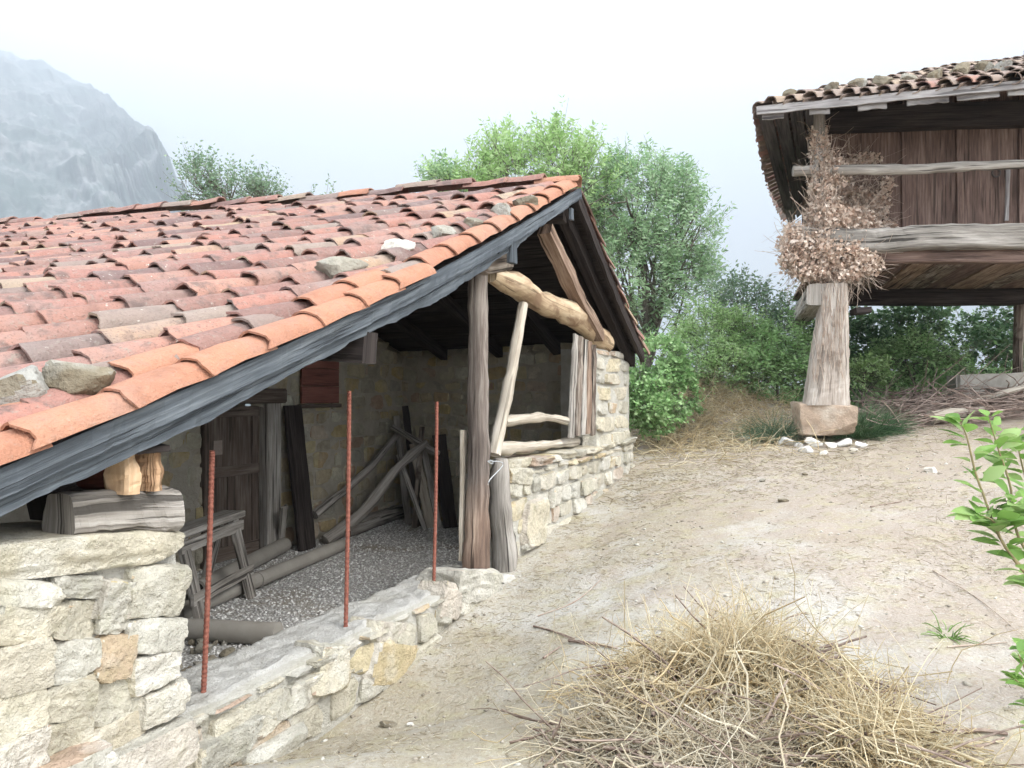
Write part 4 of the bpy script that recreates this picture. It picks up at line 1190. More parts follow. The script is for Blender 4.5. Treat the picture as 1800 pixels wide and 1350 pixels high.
# pillar: tapering, fibrous, on a block of stone
pt, pb = GP(1467, 500), GP(1451, 712)
k_ = pb[1] / FPX
pts = curve([pb, pt], 30)
build("pillar", MB().sweep(pts, squarish(30, 3.4), np.interp(np.linspace(0, 1, 30), [0, 0.08, 0.5, 1], [40 * k_, 38 * k_, 31 * k_, 22 * k_]), A=FD, B=BD, rough=0.009, seed=33, nscale=14), mat_wood("pillar_wood", (0.17, 0.135, 0.11), (0.36, 0.31, 0.265), (0.54, 0.5, 0.45), grain=38, bumpd=0.02, crack=0.6), gran)
bs = cut_mesh("pillar_base", 927, n=16, cuts=6, h=(0.58, 0.68), fine=0.03); bs.materials.append(m_granite)
b_ = GP(1447, 737)
obj("pillar_base", bs, None, gran, loc=b_ + BD * 0.02, rot=basis(FD + np.array((0, -0.12, 0))), scale=(92 * k_, 0.62, 58 * k_))
# flat stone over the pillar and the beams that rest on it
build("side_beam", MB().sweep(curve([GP(1436, 520) - BD * 0.15, GP(1436, 520) + BD * 3.6], 10), squarish(12, 5), np.full(10, 0.15), A=FD, B=UPV, rough=0.015, seed=5), m_wood_grey, gran)
sb2 = GP(1445, 545)
build("wedge", MB().plank(GP(1500, 548), GP(1526, 546), BD, 0.3, 0.08, seed=6), m_wood_dark, gran)
fb0, fb1 = GP(1408, 421), GP(2000, 419)
build("front_beam", MB().sweep(curve([fb0, GP(1520, 426), GP(1650, 418), fb1], 46), squarish(18, 5), np.full(46, 0.165), A=BD, B=UPV, rough=0.02, seed=7, nscale=6), m_wood_beam, gran)
build("front_joist", MB().sweep(curve([GP(1500, 452, 0.1), GP(2000, 450, 0.1)], 20), squarish(10, 5), np.full(20, 0.09), A=BD, B=UPV, rough=0.012, seed=8), m_wood_brown, gran)
ZFL = float(GP(1600, 456)[2])
x = -0.1
org = GP(1440, 456, 0.2); rr = np.random.default_rng(12); i = 0
while x < 5.0:
    w = rr.uniform(0.3, 0.62)
    a = np.array((*(org[:2] + FD2 * (x + w / 2)), ZFL + 0.02 + 0.008 * (i % 3)))
    build("floor_plank", MB().plank(a, a + BD * 4.6, FD, w - 0.015, 0.05, seed=i), (m_wood_red, m_wood_post, m_wood_brown)[i % 3], gran); x += w; i += 1
ybk = 13.4
def atY(x, y): return P(x, y, ybk)
build("back_beam", MB().sweep(curve([atY(1440, 522), atY(1620, 523), atY(1900, 521)], 20), squarish(12, 5), np.full(20, 0.15), A=BD, B=UPV, rough=0.015, seed=9), m_wood_dark, gran)
build("back_post", MB().tube(curve([atY(1793, 530), atY(1790, 600), atY(1788, 700)], 12), np.linspace(0.09, 0.08, 12), 12, 0.012, 10), m_wood_post, gran, True)
# corner post, rail, wall planks, eave boards
zroofc = GP(1440, 196)
build("corner_post", MB().tube(curve([GP(1446, 440), GP(1441, 330), GP(1440, 195)], 16), np.linspace(0.085, 0.07, 16), 12, 0.01, 12), m_wood_grey, gran, True)
build("rail", MB().tube(curve([GP(1394, 301), GP(1480, 299), GP(1600, 298), GP(1760, 290), GP(2000, 284)], 30), np.linspace(0.078, 0.06, 30), 14, 0.014, 13), m_wood_grey, gran, True)
wall_o = GP(1450, 400, 0.85)
x = 0.0; i = 0; rr = np.random.default_rng(15)
while x < 4.6:
    w = rr.uniform(0.32, 0.6)
    a = np.array((*(wall_o[:2] + FD2 * (x + w / 2)), 2.12)); a = a + BD * 0.042 * (i % 2)
    build("wall_plank", MB().plank(a, a + UPV * 2.3, FD, w + (0.05 if i % 2 else -0.012), 0.04, rough=0.003, seed=i + 3), m_wood_brown, gran); x += w; i += 1
x = 0.0
while x < 4.2:                                                    # side wall of planks
    w = rr.uniform(0.32, 0.6)
    a = np.array((*(wall_o[:2] + BD2 * (x + w / 2)), 2.12))
    build("wall_plank", MB().plank(a, a + UPV * 2.0, BD, w - 0.012, 0.04, rough=0.003, seed=i + 3), m_wood_brown, gran); x += w; i += 1
build("top_plate", MB().sweep(curve([GP(1440, 213, 0.75), GP(2000, 193, 0.75)], 10), rect(0.16, 0.34), rough=0.01, seed=16), m_wood_dark, gran)
x = 0.0
while x < 4.0:                                                    # far side wall
    w = rr.uniform(0.32, 0.6)
    a = np.array((*(wall_o[:2] + FD2 * 4.55 + BD2 * (x + w / 2)), 2.12))
    build("wall_plank", MB().plank(a, a + UPV * 2.2, BD, w - 0.004, 0.04, rough=0.003, seed=i + 3), m_wood_brown, gran); x += w; i += 1
for nm in ("pillar", "pillar_base"):                              # second pillar, under the far end of the front beam
    src = [c for c in gran.children if c.name == nm][0]
    cp = src.copy(); place(cp, gran, WL[src.name] + FD * 4.05 + UPV * 0.02)
# batten and iron ring on the planks
b0 = GP(1771, 300, 0.78)
build("batten", MB().plank(GP(1772, 296, 0.8), GP(1769, 388, 0.8), FD, 0.05, 0.03, seed=3), m_silver_board, gran)
rc = GP(1751, 304, 0.78); a_ = np.linspace(0, 2 * pi, 20)
build("iron_ring", MB().tube(np.array([rc + FD * 0.055 * cos(q) + UPV * 0.055 * sin(q) for q in a_]), 0.012, 8, closed=False), m_iron, gran, True)
# roof
groof = bpy.data.objects.new("granary_roof", None)
RA = P(1330, 192, 9.9); RBf = P(2080, 118, 9.25); RC = P(1386, 392, 16.6); RC[2] = RA[2]
PK = np.array((7.35, 12.4, 5.2)); PK2 = np.array((10.0, 12.0, 5.35))
place(groof, gran, tuple(RA))
def quadf(a, b, c, d):
    def fn(u, v, dz=0.0):
        p = (1 - v) * ((1 - u) * a + u * b) + v * ((1 - u) * d + u * c)
        return p + np.array((0, 0, dz))
    return fn
front = quadf(RA, RBf, PK2, PK)                # u along the eave, v up the slope
leftf = quadf(RC, RA, PK, PK + np.array((0.05, 0.15, 0)))
for fn, n_, nm in ((front, 14, 3), (leftf, 16, 4)):
    for i in range(n_):
        v0, v1 = i / n_, (i + 1) / n_ - 0.01
        V = []
        for u in np.linspace(0, 1, 8):
            for (v, dz) in ((v0, 0), (v1, 0), (v1, -0.03), (v0, -0.03)): V.append(fn(u, v, dz - 0.008 * (i % 2)))
        F = []
        for q in range(7):
            for j in range(4): F.append((q * 4 + j, (q + 1) * 4 + j, (q + 1) * 4 + (j + 1) % 4, q * 4 + (j + 1) % 4))
        F += [(3, 2, 1, 0), (28, 29, 30, 31)]
        build("roof_board", MB().add(V, F, [(0.2 * (k % 4), k // 4 * 0.6) for k in range(len(V))]), m_wood_soffit, groof)
# fascia boards along the front eave, broken and pale
fpts = [front(u, 0.0) for u in np.linspace(0, 1, 30)]
build("fascia", MB().sweep(np.array(fpts) + UPV * -0.02 - BD * 0.0, rect(0.03, 0.1), rough=0.01, seed=19), m_silver_board, groof)
for i, (u0, u1) in enumerate(((0.0, 0.055), (0.12, 0.17), (0.24, 0.31), (0.36, 0.46), (0.48, 0.58), (0.6, 0.7))):
    a, b = front(u0, 0.02), front(u1, 0.02)
    build("eave_board", MB().plank(a - UPV * 0.11, b - UPV * 0.11, UPV, 0.09, 0.03, rough=0.012, seed=i), m_silver_board, groof)
rr = np.random.default_rng(41); gj = []
LFr = float(np.linalg.norm(RBf - RA)); n_c = int(LFr / 0.235)
for ic in range(n_c):
    for ir in range(8):
        u = (ic + 0.5 + rr.normal(0, 0.06)) / n_c; v = 0.105 + ir * 0.118
        b = front(u, v); d = front(u, v - 0.1) - b; c = front(u + 0.05, v) - b; nrm = np.cross(d, c); nrm = nrm if nrm[2] > 0 else -nrm; nrm /= np.linalg.norm(nrm)
        d = d / np.linalg.norm(d) + nrm * 0.04 + c / np.linalg.norm(c) * rr.normal(0, 0.05)
        Bm = tile_basis(d, nrm); pos_ = b + nrm * (0.03 + rr.uniform(0, 0.02)) + d * -0.02
        if ir == 0: obj("roof_tile", (TGREY if rr.random() < 0.85 else TILES)[int(rr.integers(3))][0], None, groof, loc=pos_, rot=Matrix(Bm.tolist()), scale=(1.06, 1, 1))
        else: gj.append((pos_, Bm, 1.05, int(rr.integers(8))))
gch = []
for ic in range(n_c - 1):
    u = (ic + 1.0) / n_c; b = front(u, 0.105); d = front(u, 0.005) - b; c = front(u + 0.05, 0.1) - b; nrm = np.cross(d, c); nrm = nrm if nrm[2] > 0 else -nrm; nrm /= np.linalg.norm(nrm)
    me = TGREY[ic % 3][0]
    Bm = tile_basis(d, -nrm)
    obj("channel_tile", me, None, groof, loc=b + nrm * 0.085, rot=Matrix(Bm.tolist()))
LLf = float(np.linalg.norm(RC - RA)); n_l = int(LLf / 0.24)
for ic in range(n_l):
    for ir in range(8):
        u = (ic + 0.5) / n_l; v = 0.095 + ir * 0.11
        b = leftf(u, v); d = leftf(u, v - 0.1) - b; c = leftf(u + 0.03, v) - b; nrm = np.cross(d, c); nrm = nrm if nrm[2] > 0 else -nrm; nrm /= np.linalg.norm(nrm)
        d = d / np.linalg.norm(d) + nrm * 0.04
        Bm = tile_basis(d, nrm); pos_ = b + nrm * 0.03
        if ir == 0: obj("roof_tile", (TGREY[ic % 3] if ic % 3 else TILES[ic % 8])[0], None, groof, loc=pos_, rot=Matrix(Bm.tolist()))
        else: gj.append((pos_, Bm, 1.05, ic % 8))
join_tiles(gj, "upper_roof_tiles", m_tile_grey, groof)
# rocks on the granary roof
rr = np.random.default_rng(43)
for i, (u, v, s0, lb) in enumerate([(0.045, 0.06, 0.2, "dark rock on the left corner of the granary roof"), (0.13, 0.1, 0.2, "grey rock next to the corner on the granary roof"), (0.19, 0.12, 0.24, "broad pale rock above the vine clad post on the granary roof"),
                              (0.25, 0.12, 0.26, "leaning grey slab rock on the granary eave"), (0.29, 0.2, 0.22, "low rock behind the grey slab on the granary roof"), (0.36, 0.2, 0.25, "rock above a broken tile on the granary roof"),
                              (0.41, 0.26, 0.3, "dark rock high on the middle of the granary roof"), (0.47, 0.28, 0.26, "round rock beside the high dark one on the granary roof"),
                              (0.53, 0.24, 0.22, "small tan rock on the right half of the granary roof"), (0.6, 0.35, 0.3, "tall pale pointed rock at the top right of the granary roof")]):
    p = front(u, v); hh = 1.5 if i == 9 else 0.7
    tag(stone_at(None, TPL["rock"], p + UPV * (0.1 + s0 * hh * 0.3), (1, rr.normal(0, 0.2), 0), (s0, s0 * 0.8, s0 * hh), rr, "roof_rock", 0.25), lb, "rock", "rocks on the granary roof")

# ------------------------------------------------------------------ leaves, straw and twigs as arrays
def leaf_quads(c, d, nrm, L, W):
    """diamond leaves: base points c, direction d, normal nrm, arrays of length and width"""
    side = np.cross(d, nrm); side /= np.linalg.norm(side, axis=1)[:, None] + 1e-9
    L = np.asarray(L)[:, None]; W = np.asarray(W)[:, None]
    droop = nrm * (-0.12) * L
    V = np.stack([c, c + d * L * 0.45 + side * W * 0.5 + droop * 0.1, c + d * L + droop, c + d * L * 0.45 - side * W * 0.5 + droop * 0.1], 1)
    return V.reshape(-1, 3)
def quads_mesh(name, V):
    n = len(V) // 4
    return fast_mesh(name, V, np.arange(n * 4).reshape(n, 4))
def unit(v): return v / (np.linalg.norm(v, axis=-1, keepdims=True) + 1e-9)
def strands(starts, dirs, lens, rads, seg=3, curl=0.35, r_=rng, sag=0.0, floor=None):
    """thin three-sided stalks, bent along their length; returns vertices and quads"""
    n = len(starts); pts = [starts]; d = unit(dirs)
    for k in range(seg):
        d = unit(d + r_.normal(0, curl / seg, (n, 3)) - np.array((0, 0, sag / seg)))
        pts.append(pts[-1] + d * (lens / seg)[:, None])
    pts = np.stack(pts, 1)                       # n, seg+1, 3
    if floor is not None:
        g = floor(pts[..., 0], pts[..., 1]) + 0.004
        pts[..., 2] = np.maximum(pts[..., 2], g)
    ref = unit(r_.normal(0, 1, (n, 3)))
    t_ = unit(pts[:, -1] - pts[:, 0])
    a = unit(np.cross(t_, ref)); b = np.cross(t_, a)
    V = []
    tap = np.linspace(1, 0.45, seg + 1)
    for j in range(3):
        an = 2 * pi * j / 3
        o = a * cos(an) + b * sin(an)
        V.append(pts + o[:, None, :] * (rads[:, None] * tap[None])[..., None])
    V = np.stack(V, 2)                           # n, seg+1, 3, 3
    base = (np.arange(n) * (seg + 1) * 3)[:, None, None]
    F = []
    for k in range(seg):
        for j in range(3):
            j2 = (j + 1) % 3
            F.append([k * 3 + j, k * 3 + j2, (k + 1) * 3 + j2, (k + 1) * 3 + j])
    F = (np.array(F)[None] + base).reshape(-1, 4)
    return V.reshape(-1, 3), F
def branch_mesh(mb, p0, p1, r0, r1, bend=0.15, seed=0, n=7, sides=6):
    r_ = np.random.default_rng(seed); p0, p1 = np.asarray(p0, float), np.asarray(p1, float)
    L = np.linalg.norm(p1 - p0)
    mid = (p0 + p1) / 2 + r_.normal(0, bend * L * 0.5, 3)
    pts = curve([p0, mid, p1], n)
    mb.tube(pts, np.linspace(r0, r1, n), sides, r0 * 0.1, seed)
    return pts

def tree(name, label, cat, base, blobs, n_tips, mat, leafL, leafW, twigL, leaflets, seed, trunk_r=0.1, group=None, up=0.5, limbs=10, fill=0.55, bark=m_bark, parts=("trunk", "crown")):
    """blobs: (centre, radii); sprays of leaflets on short twigs spread through the blobs"""
    r_ = np.random.default_rng(seed)
    e = thing(name, label, cat, tuple(base), group)
    vol = np.array([b[1][0] * b[1][1] * b[1][2] for b in blobs]) ** 0.67; vol /= vol.sum()
    which = r_.choice(len(blobs), n_tips, p=vol)
    C_ = np.array([b[0] for b in blobs], float)[which]; Rr = np.array([b[1] for b in blobs], float)[which]
    dirn = unit(r_.normal(0, 1, (n_tips, 3)))
    rad = fill + (1 - fill) * r_.random(n_tips) ** 0.7
    lump = 1 + 0.5 * fbm(dirn * 2.1 + which[:, None] * 3.1, seed, 3)
    T0 = C_ + dirn * Rr * (rad * lump)[:, None]
    keep = fbm(T0 * (0.9 / max(0.5, float(Rr.mean()))) * 2.2, seed + 5, 2) > -0.12      # holes through the crown
    T0, dirn, C2_, R_ = T0[keep], dirn[keep], C_[keep], Rr[keep]
    n = len(T0)
    td_ = unit(dirn * 0.7 + r_.normal(0, 0.45, (n, 3)) + np.array((0, 0, up)))
    tl = twigL * r_.uniform(0.5, 1.25, n)
    # twigs
    Vt, Ft = strands(T0 - td_ * (tl * 0.3)[:, None], td_, tl * 1.25, np.full(n, max(0.003, twigL * 0.011)), 2, 0.2, r_)
    Vl = []
    for k in range(leaflets):
        f_ = (k // 2 + 1) / (leaflets // 2 + 0.5) if leaflets > 1 else 1.0
        sd = 1 if k % 2 else -1
        side = unit(np.cross(td_, r_.normal(0, 0.25, (n, 3)) + np.array((0.1, 0.1, 1.0))))
        dl = unit(td_ * 0.55 + side * sd * 0.9 + r_.normal(0, 0.3, (n, 3)) + np.array((0, 0, -0.12)))
        nn = unit(np.cross(dl, side * sd) + r_.normal(0, 0.45, (n, 3)))
        s_ = r_.uniform(0.65, 1.2, n)
        Vl.append(leaf_quads(T0 + td_ * (tl * f_)[:, None], dl, nn, leafL * s_, leafW * s_))
    me = quads_mesh(parts[1], np.vstack(Vl))
    obj(parts[1], me, mat, e)
    mb = MB()
    top = np.mean([b[0] for b in blobs], 0)
    tr = branch_mesh(mb, base, top, trunk_r, trunk_r * 0.45, 0.06, seed, 10, 9)
    for i in range(limbs):
        j = int(r_.integers(n)); st = tr[int(r_.integers(3, 10))]
        br = branch_mesh(mb, st, T0[j], trunk_r * 0.35, trunk_r * 0.08, 0.12, seed + i + 1, 7, 5)
        for q in range(3):
            j2 = int(np.argmin(np.linalg.norm(T0 - br[int(r_.integers(3, 7))] - r_.normal(0, 0.4, 3), axis=1)))
            branch_mesh(mb, br[int(r_.integers(2, 6))], T0[j2], trunk_r * 0.15, trunk_r * 0.04, 0.1, seed + 40 + q, 5, 4)
    tk = build(parts[0], mb, bark, e, True)
    me2 = fast_mesh("twigs", Vt, Ft); obj("twigs", me2, bark, tk)
    return e
def gnd(x, y=None):
    return float(ground_z(np.array(x), np.array(y), False))
def B3(x, y, Y, rx, ry, rz=None):                # blob from pixels: centre, half sizes in pixels, depth half size like the width
    k = Y / FPX
    return (P(x, y, Y), (rx * k, (rz if rz else rx) * k, ry * k))

# trees behind the shed
tree("ash_tree", "tall grey green ash tree at the end of the shed roof", "tree", (2.6, 17, -1.2),
     [B3(1130, 370, 17, 90, 85), B3(1190, 430, 17, 68, 95), B3(1110, 480, 16.6, 75, 110), B3(1210, 520, 16.8, 55, 60), B3(1075, 350, 17.4, 65, 65), B3(1175, 335, 17, 45, 45), B3(1070, 430, 16.8, 60, 80), B3(1040, 345, 16.9, 50, 55)],
     2500, m_leaf_ash, 0.13, 0.04, 0.5, 14, 201, 0.13, "trees behind the shed", up=0.8, limbs=26)
tree("ash_tree", "broad yellow green ash tree rising behind the roof ridge", "tree", (0.9, 16.5, -1.2),
     [B3(900, 325, 16.5, 95, 65), B3(990, 315, 16.5, 85, 65), B3(820, 335, 16.2, 60, 38), B3(888, 275, 16.5, 36, 42), B3(960, 278, 16.5, 42, 40), B3(1030, 305, 16.5, 42, 45)],
     1350, m_leaf_yel, 0.13, 0.042, 0.55, 14, 202, 0.14, "trees behind the shed", up=1.0, limbs=18)
tree("ash_tree", "little ash treetop poking over the ridge beside the broad one", "tree", (-1.3, 16, -1.4),
     [B3(760, 325, 16, 40, 22), B3(780, 318, 16, 18, 22)], 130, m_leaf_ash, 0.12, 0.045, 0.4, 12, 203, 0.07, "trees behind the shed", up=1.0, limbs=6)
tree("fruit_tree", "sparse fruit tree showing above the left part of the roof", "tree", (-5.4, 14.5, -2.2),
     [B3(350, 335, 14.5, 36, 45), B3(415, 350, 14.5, 50, 35), B3(460, 350, 14.5, 30, 25), B3(345, 300, 14.5, 12, 20)], 620, m_leaf_blue, 0.075, 0.036, 0.4, 9, 204, 0.09, "trees behind the shed", up=0.9, limbs=12)
tree("fruit_tree", "two thin leafy shoots above the middle of the ridge", "tree", (-3.4, 14.5, -2.0),
     [B3(548, 345, 14.5, 10, 18), B3(578, 345, 14.5, 10, 22)], 42, m_leaf_blue, 0.07, 0.034, 0.35, 8, 205, 0.05, "trees behind the shed", up=1.2, limbs=4)
# bushes and hedge
bush = dict(parts=("stems", "foliage"), trunk_r=0.03)
def bsh(label, blobs, n, mat, L, W, tw, lf, seed, up=0.4, name="bush", limbs=6, **kw):
    c = np.mean([b[0] for b in blobs], 0); lo = float(ground_z(c[0], c[1], False))
    tree(name, label, "bush", (c[0], c[1], lo - 0.05), blobs, n, mat, L, W, tw, lf, seed, 0.03, "bushes along the bank", up, limbs, bark=m_bark, parts=("stems", "foliage"), **kw)
bsh("dense ivy mound against the far corner of the shed", [B3(1155, 640, 11.6, 50, 45), B3(1135, 695, 11.2, 38, 55), B3(1190, 680, 11.6, 34, 48), B3(1150, 725, 11.0, 40, 30)], 2100, m_leaf_mid, 0.06, 0.05, 0.16, 6, 301, 0.2, fill=0.75)
bsh("bright green feathery bush on the bank beyond the ivy mound", [B3(1245, 600, 13.2, 60, 60), B3(1300, 610, 13.2, 50, 55), B3(1210, 630, 13, 40, 45), B3(1260, 650, 12.8, 70, 35)], 1800, m_leaf_yel, 0.075, 0.026, 0.3, 10, 302, 0.6)
bsh("tall loose grey green shrub behind the bright bush", [B3(1310, 560, 15, 60, 55), B3(1370, 570, 15, 45, 40), B3(1290, 530, 15, 25, 30)], 800, m_leaf_blue, 0.085, 0.04, 0.4, 9, 303, 0.6)
bsh("green bush left of the granary pillar", [B3(1350, 625, 13, 55, 40), B3(1400, 610, 13, 45, 45), B3(1330, 655, 12.6, 45, 30), B3(1395, 655, 12.6, 40, 35)], 1500, m_leaf_mid, 0.08, 0.03, 0.28, 9, 304, 0.5)
bsh("dark bush closing the gap behind the pillar", [B3(1420, 590, 15, 35, 45), B3(1470, 600, 15, 40, 50), B3(1440, 650, 14, 60, 40)], 900, m_leaf_dark, 0.09, 0.05, 0.25, 7, 305, 0.3)
bsh("glossy dark ivy hedge right of the pillar", [B3(1540, 590, 15.5, 60, 45), B3(1600, 580, 15.5, 50, 42), B3(1510, 620, 15, 35, 50), B3(1570, 640, 15, 60, 40)], 1500, m_leaf_dark, 0.1, 0.07, 0.22, 6, 306, 0.3, fill=0.7)
bsh("blackish overgrown hedge under the granary floor", [B3(1690, 580, 16, 70, 45), B3(1760, 585, 16, 60, 50), B3(1720, 630, 15.8, 90, 45), B3(1840, 590, 16, 70, 55)], 2000, m_leaf_dark, 0.1, 0.07, 0.25, 6, 307, 0.2, fill=0.7)
bsh("light green ferny bush in the shade of the granary", [B3(1610, 630, 13.8, 60, 32), B3(1560, 645, 13.8, 40, 28), B3(1650, 645, 13.6, 35, 25)], 800, m_leaf_mid, 0.09, 0.026, 0.3, 11, 308, 0.3)
bsh("low yellowish weed at the back of the pillar", [B3(1520, 655, 12.8, 35, 18)], 260, m_leaf_yel, 0.07, 0.03, 0.2, 8, 309, 0.5)
r_ = np.random.default_rng(330); n = 9000
Y = r_.uniform(13.2, 17.5, n); X = r_.uniform(0.5, 12, n); Z = ground_z(X, Y, False) + r_.gamma(2.0, 0.13, n) * (0.6 + 0.5 * fbm2(X * 1.3, Y * 1.3, 44, 2)); c = np.stack([X, Y, Z], 1)
tag(obj("undergrowth", quads_mesh("undergrowth", leaf_quads(c, unit(r_.normal(0, 1, (n, 3)) + np.array((0, 0, 0.5))), unit(r_.normal(0, 1, (n, 3)) + np.array((0, -0.3, 0.8))), r_.uniform(0.06, 0.16, n), r_.uniform(0.04, 0.08, n))), m_leaf_mid), "low green undergrowth along the back of the yard", "undergrowth", None, "stuff")
# grassy dark green tufts at the pillar foot
def tuft(label, cx_, cy_, n, R_, Lm, mat, seed, lean_=(0, 0), name="grass_tuft", thick=0.004, grp="grass tufts"):
    r_ = np.random.default_rng(seed)
    ang = r_.uniform(0, 2 * pi, n); rad = R_ * np.sqrt(r_.random(n))
    X, Y = cx_ + rad * np.cos(ang), cy_ + rad * np.sin(ang)
    Z = ground_z(X, Y) - 0.02
    d = np.stack([np.cos(ang) * 0.5 + r_.normal(0, 0.3, n) + lean_[0], np.sin(ang) * 0.5 + r_.normal(0, 0.3, n) + lean_[1], r_.uniform(0.5, 1.2, n)], 1)
    V, F = strands(np.stack([X, Y, Z], 1), d, Lm * r_.uniform(0.5, 1.2, n), np.full(n, thick), 4, 0.5, r_, sag=0.9, floor=lambda x, y: ground_z(x, y, False))
    c = np.array((cx_, cy_, gnd(cx_, cy_)))
    return tag(obj(name, fast_mesh(name, V - c, F), mat, None, loc=c), label, "grass", grp)
tuft("dark green grass tuft right of the pillar stone", gbase[0] + 0.62, gbase[1] + 0.25, 1100, 0.34, 0.5, m_leaf_dark, 401, (0.1, 0))
tuft("small dark grass tuft left of the pillar stone", gbase[0] - 0.5, gbase[1] + 0.45, 500, 0.22, 0.45, m_leaf_blue, 402, (-0.1, 0))
tuft("sprig of green grass on the bare path", 2.35, 4.15, 30, 0.04, 0.12, m_leaf_sap, 403)

# dry grass on the bank between shed and pillar
def on_ground(n, xr, yr, r_, dens=None):
    """points on the ground spread evenly over a plan rectangle"""
    X, Y = r_.uniform(*xr, n), r_.uniform(*yr, n)
    if dens is not None:
        k = r_.random(n) < dens(X, Y); X, Y = X[k], Y[k]
    return X, Y
def outside(X, Y):
    n = ((M_ * Y - X) - C_WALL) / DLEN; w = (X - PIER2[0]) * -W2[1] + (Y - PIER2[1]) * W2[0]
    return ~((n > -0.03) & (w > -0.05))
r_ = np.random.default_rng(410)
X, Y = on_ground(9000, (1.2, 4.6), (9.6, 14.4), r_, lambda x, y: np.exp(-((x - 2.9) / 1.15) ** 2 - ((y - 12.4) / 1.5) ** 2) * 1.2 * outside(x, y))
Z = ground_z(X, Y) - 0.01; n = len(X)
d = np.stack([r_.normal(0.1, 0.6, n), r_.normal(-0.25, 0.5, n), r_.uniform(0.2, 1.0, n)], 1)
V, F = strands(np.stack([X, Y, Z], 1), d, r_.uniform(0.2, 0.62, n), r_.uniform(0.003, 0.008, n), 3, 0.6, r_, sag=1.0, floor=lambda x, y: ground_z(x, y, False))
tag(obj("dry_grass", fast_mesh("dry_grass", V, F), m_straw), "matted straw coloured grass on the bank left of the pillar", "grass", None, "stuff")
# dry fringe under the right wall and across the back of the yard
X, Y = on_ground(9000, (-0.5, 9), (6, 12.5), r_, lambda x, y: (np.clip(np.exp(-((M_ * y - x - C_WALL + 0.25) / 0.3) ** 2) * (y > 8.2) + 0.8 * np.exp(-((y - 10.4 + 0.15 * x) / 0.7) ** 2), 0, 1)) * outside(x, y))
n = len(X); Z = ground_z(X, Y)
d = np.stack([r_.normal(0, 0.8, n), r_.normal(-0.1, 0.7, n), r_.uniform(0.05, 0.5, n)], 1)
V, F = strands(np.stack([X, Y, Z], 1), d, r_.uniform(0.08, 0.3, n), np.full(n, 0.0035), 3, 0.6, r_, sag=1.2, floor=lambda x, y: ground_z(x, y, False))
tag(obj("straw_fringe", fast_mesh("straw_fringe", V, F), m_litter), "thin dry grass along the wall foot and the back of the yard", "grass", None, "stuff")
# litter of chopped stalks all over the yard
X, Y = on_ground(80000, (-2.2, 6.5), (2.0, 11.5), r_, lambda x, y: np.clip(0.25 + 0.9 * fbm2(x * 1.1, y * 1.1, 71, 3) + 0.25 * fbm2(x * 5, y * 5, 72, 2), 0.02, 1) * outside(x, y))
n = len(X); Z = ground_z(X, Y) + 0.004
d = np.stack([r_.normal(0, 1, n), r_.normal(0, 1, n), r_.normal(0.05, 0.1, n)], 1)
V, F = strands(np.stack([X, Y, Z], 1), d, r_.uniform(0.012, 0.075, n) * (0.6 + Y * 0.06), 0.0008 + 0.0002 * Y, 2, 0.25, r_, floor=ground_z)
tag(obj("straw_litter", fast_mesh("straw_litter", V, F), m_litter), "fine litter of dry stalks scattered over the yard", "litter", None, "stuff")
# pebbles and clods
def pebble_field(name, label, X, Y, Z, S, mat, seed):
    r2 = np.random.default_rng(seed); n = len(X)
    base = np.array([(1, 0, 0), (-1, 0, 0), (0, 1, 0), (0, -1, 0), (0, 0, 1), (0, 0, -1.0)])
    fc = np.array([(0, 2, 4), (2, 1, 4), (1, 3, 4), (3, 0, 4), (2, 0, 5), (1, 2, 5), (3, 1, 5), (0, 3, 5)])
    V = base[None] * r2.uniform(0.5, 1.2, (n, 6, 1)) + r2.normal(0, 0.15, (n, 6, 3))
    a = r2.uniform(0, 2 * pi, n); ca, sa = np.cos(a), np.sin(a)
    Vx = V[..., 0] * ca[:, None] - V[..., 1] * sa[:, None]; Vy = V[..., 0] * sa[:, None] + V[..., 1] * ca[:, None]
    V = np.stack([Vx, Vy, V[..., 2] * 0.6], -1) * S[:, None, None] + np.stack([X, Y, Z], 1)[:, None]
    return tag(obj(name, fast_mesh(name, V.reshape(-1, 3), (fc[None] + (np.arange(n) * 6)[:, None, None]).reshape(-1, 3)), mat), label, "gravel", None, "stuff")
m_pebble = NT("pebble"); m_pebble = m_pebble.done(m_pebble.ramp(m_pebble.rand(), [(0, (0.22, 0.19, 0.15)), (0.5, (0.38, 0.34, 0.28)), (1, (0.52, 0.5, 0.45))]))
X, Y = on_ground(16000, (-2, 6.5), (2.0, 11), r_, lambda x, y: np.clip(0.22 + 0.6 * fbm2(x * 1.7, y * 1.7, 81, 3), 0.05, 1) * outside(x, y))
pebble_field("pebbles", "small pebbles and clods strewn over the dusty yard", X, Y, ground_z(X, Y), np.random.default_rng(3).gamma(2.0, 0.004, len(X)) + 0.003, m_pebble, 5)
# gravel chips inside the porch
S2, N2_ = r_.uniform(-2.4, 5.5, 14000), r_.uniform(0.42, 4.0, 14000)
X = O2[0] - S2 * D2[0] + N2_ * N2[0]; Y = O2[1] - S2 * D2[1] + N2_ * N2[1]
k = ((X - PIER2[0]) * -W2[1] + (Y - PIER2[1]) * W2[0]) > 0.3; X, Y = X[k], Y[k]
m_chip = NT("chip"); m_chip = m_chip.done(m_chip.ramp(m_chip.rand(), [(0, (0.4, 0.39, 0.38)), (0.5, (0.66, 0.65, 0.63)), (1, (0.8, 0.79, 0.77))]))
pebble_field("gravel", "pale grey gravel covering the porch floor", X, Y, FLOOR_Z + 0.03 * fbm2(X * 1.3, Y * 1.3, 21, 4) + 0.004, np.random.default_rng(4).uniform(0.008, 0.022, len(X)), m_chip, 6)

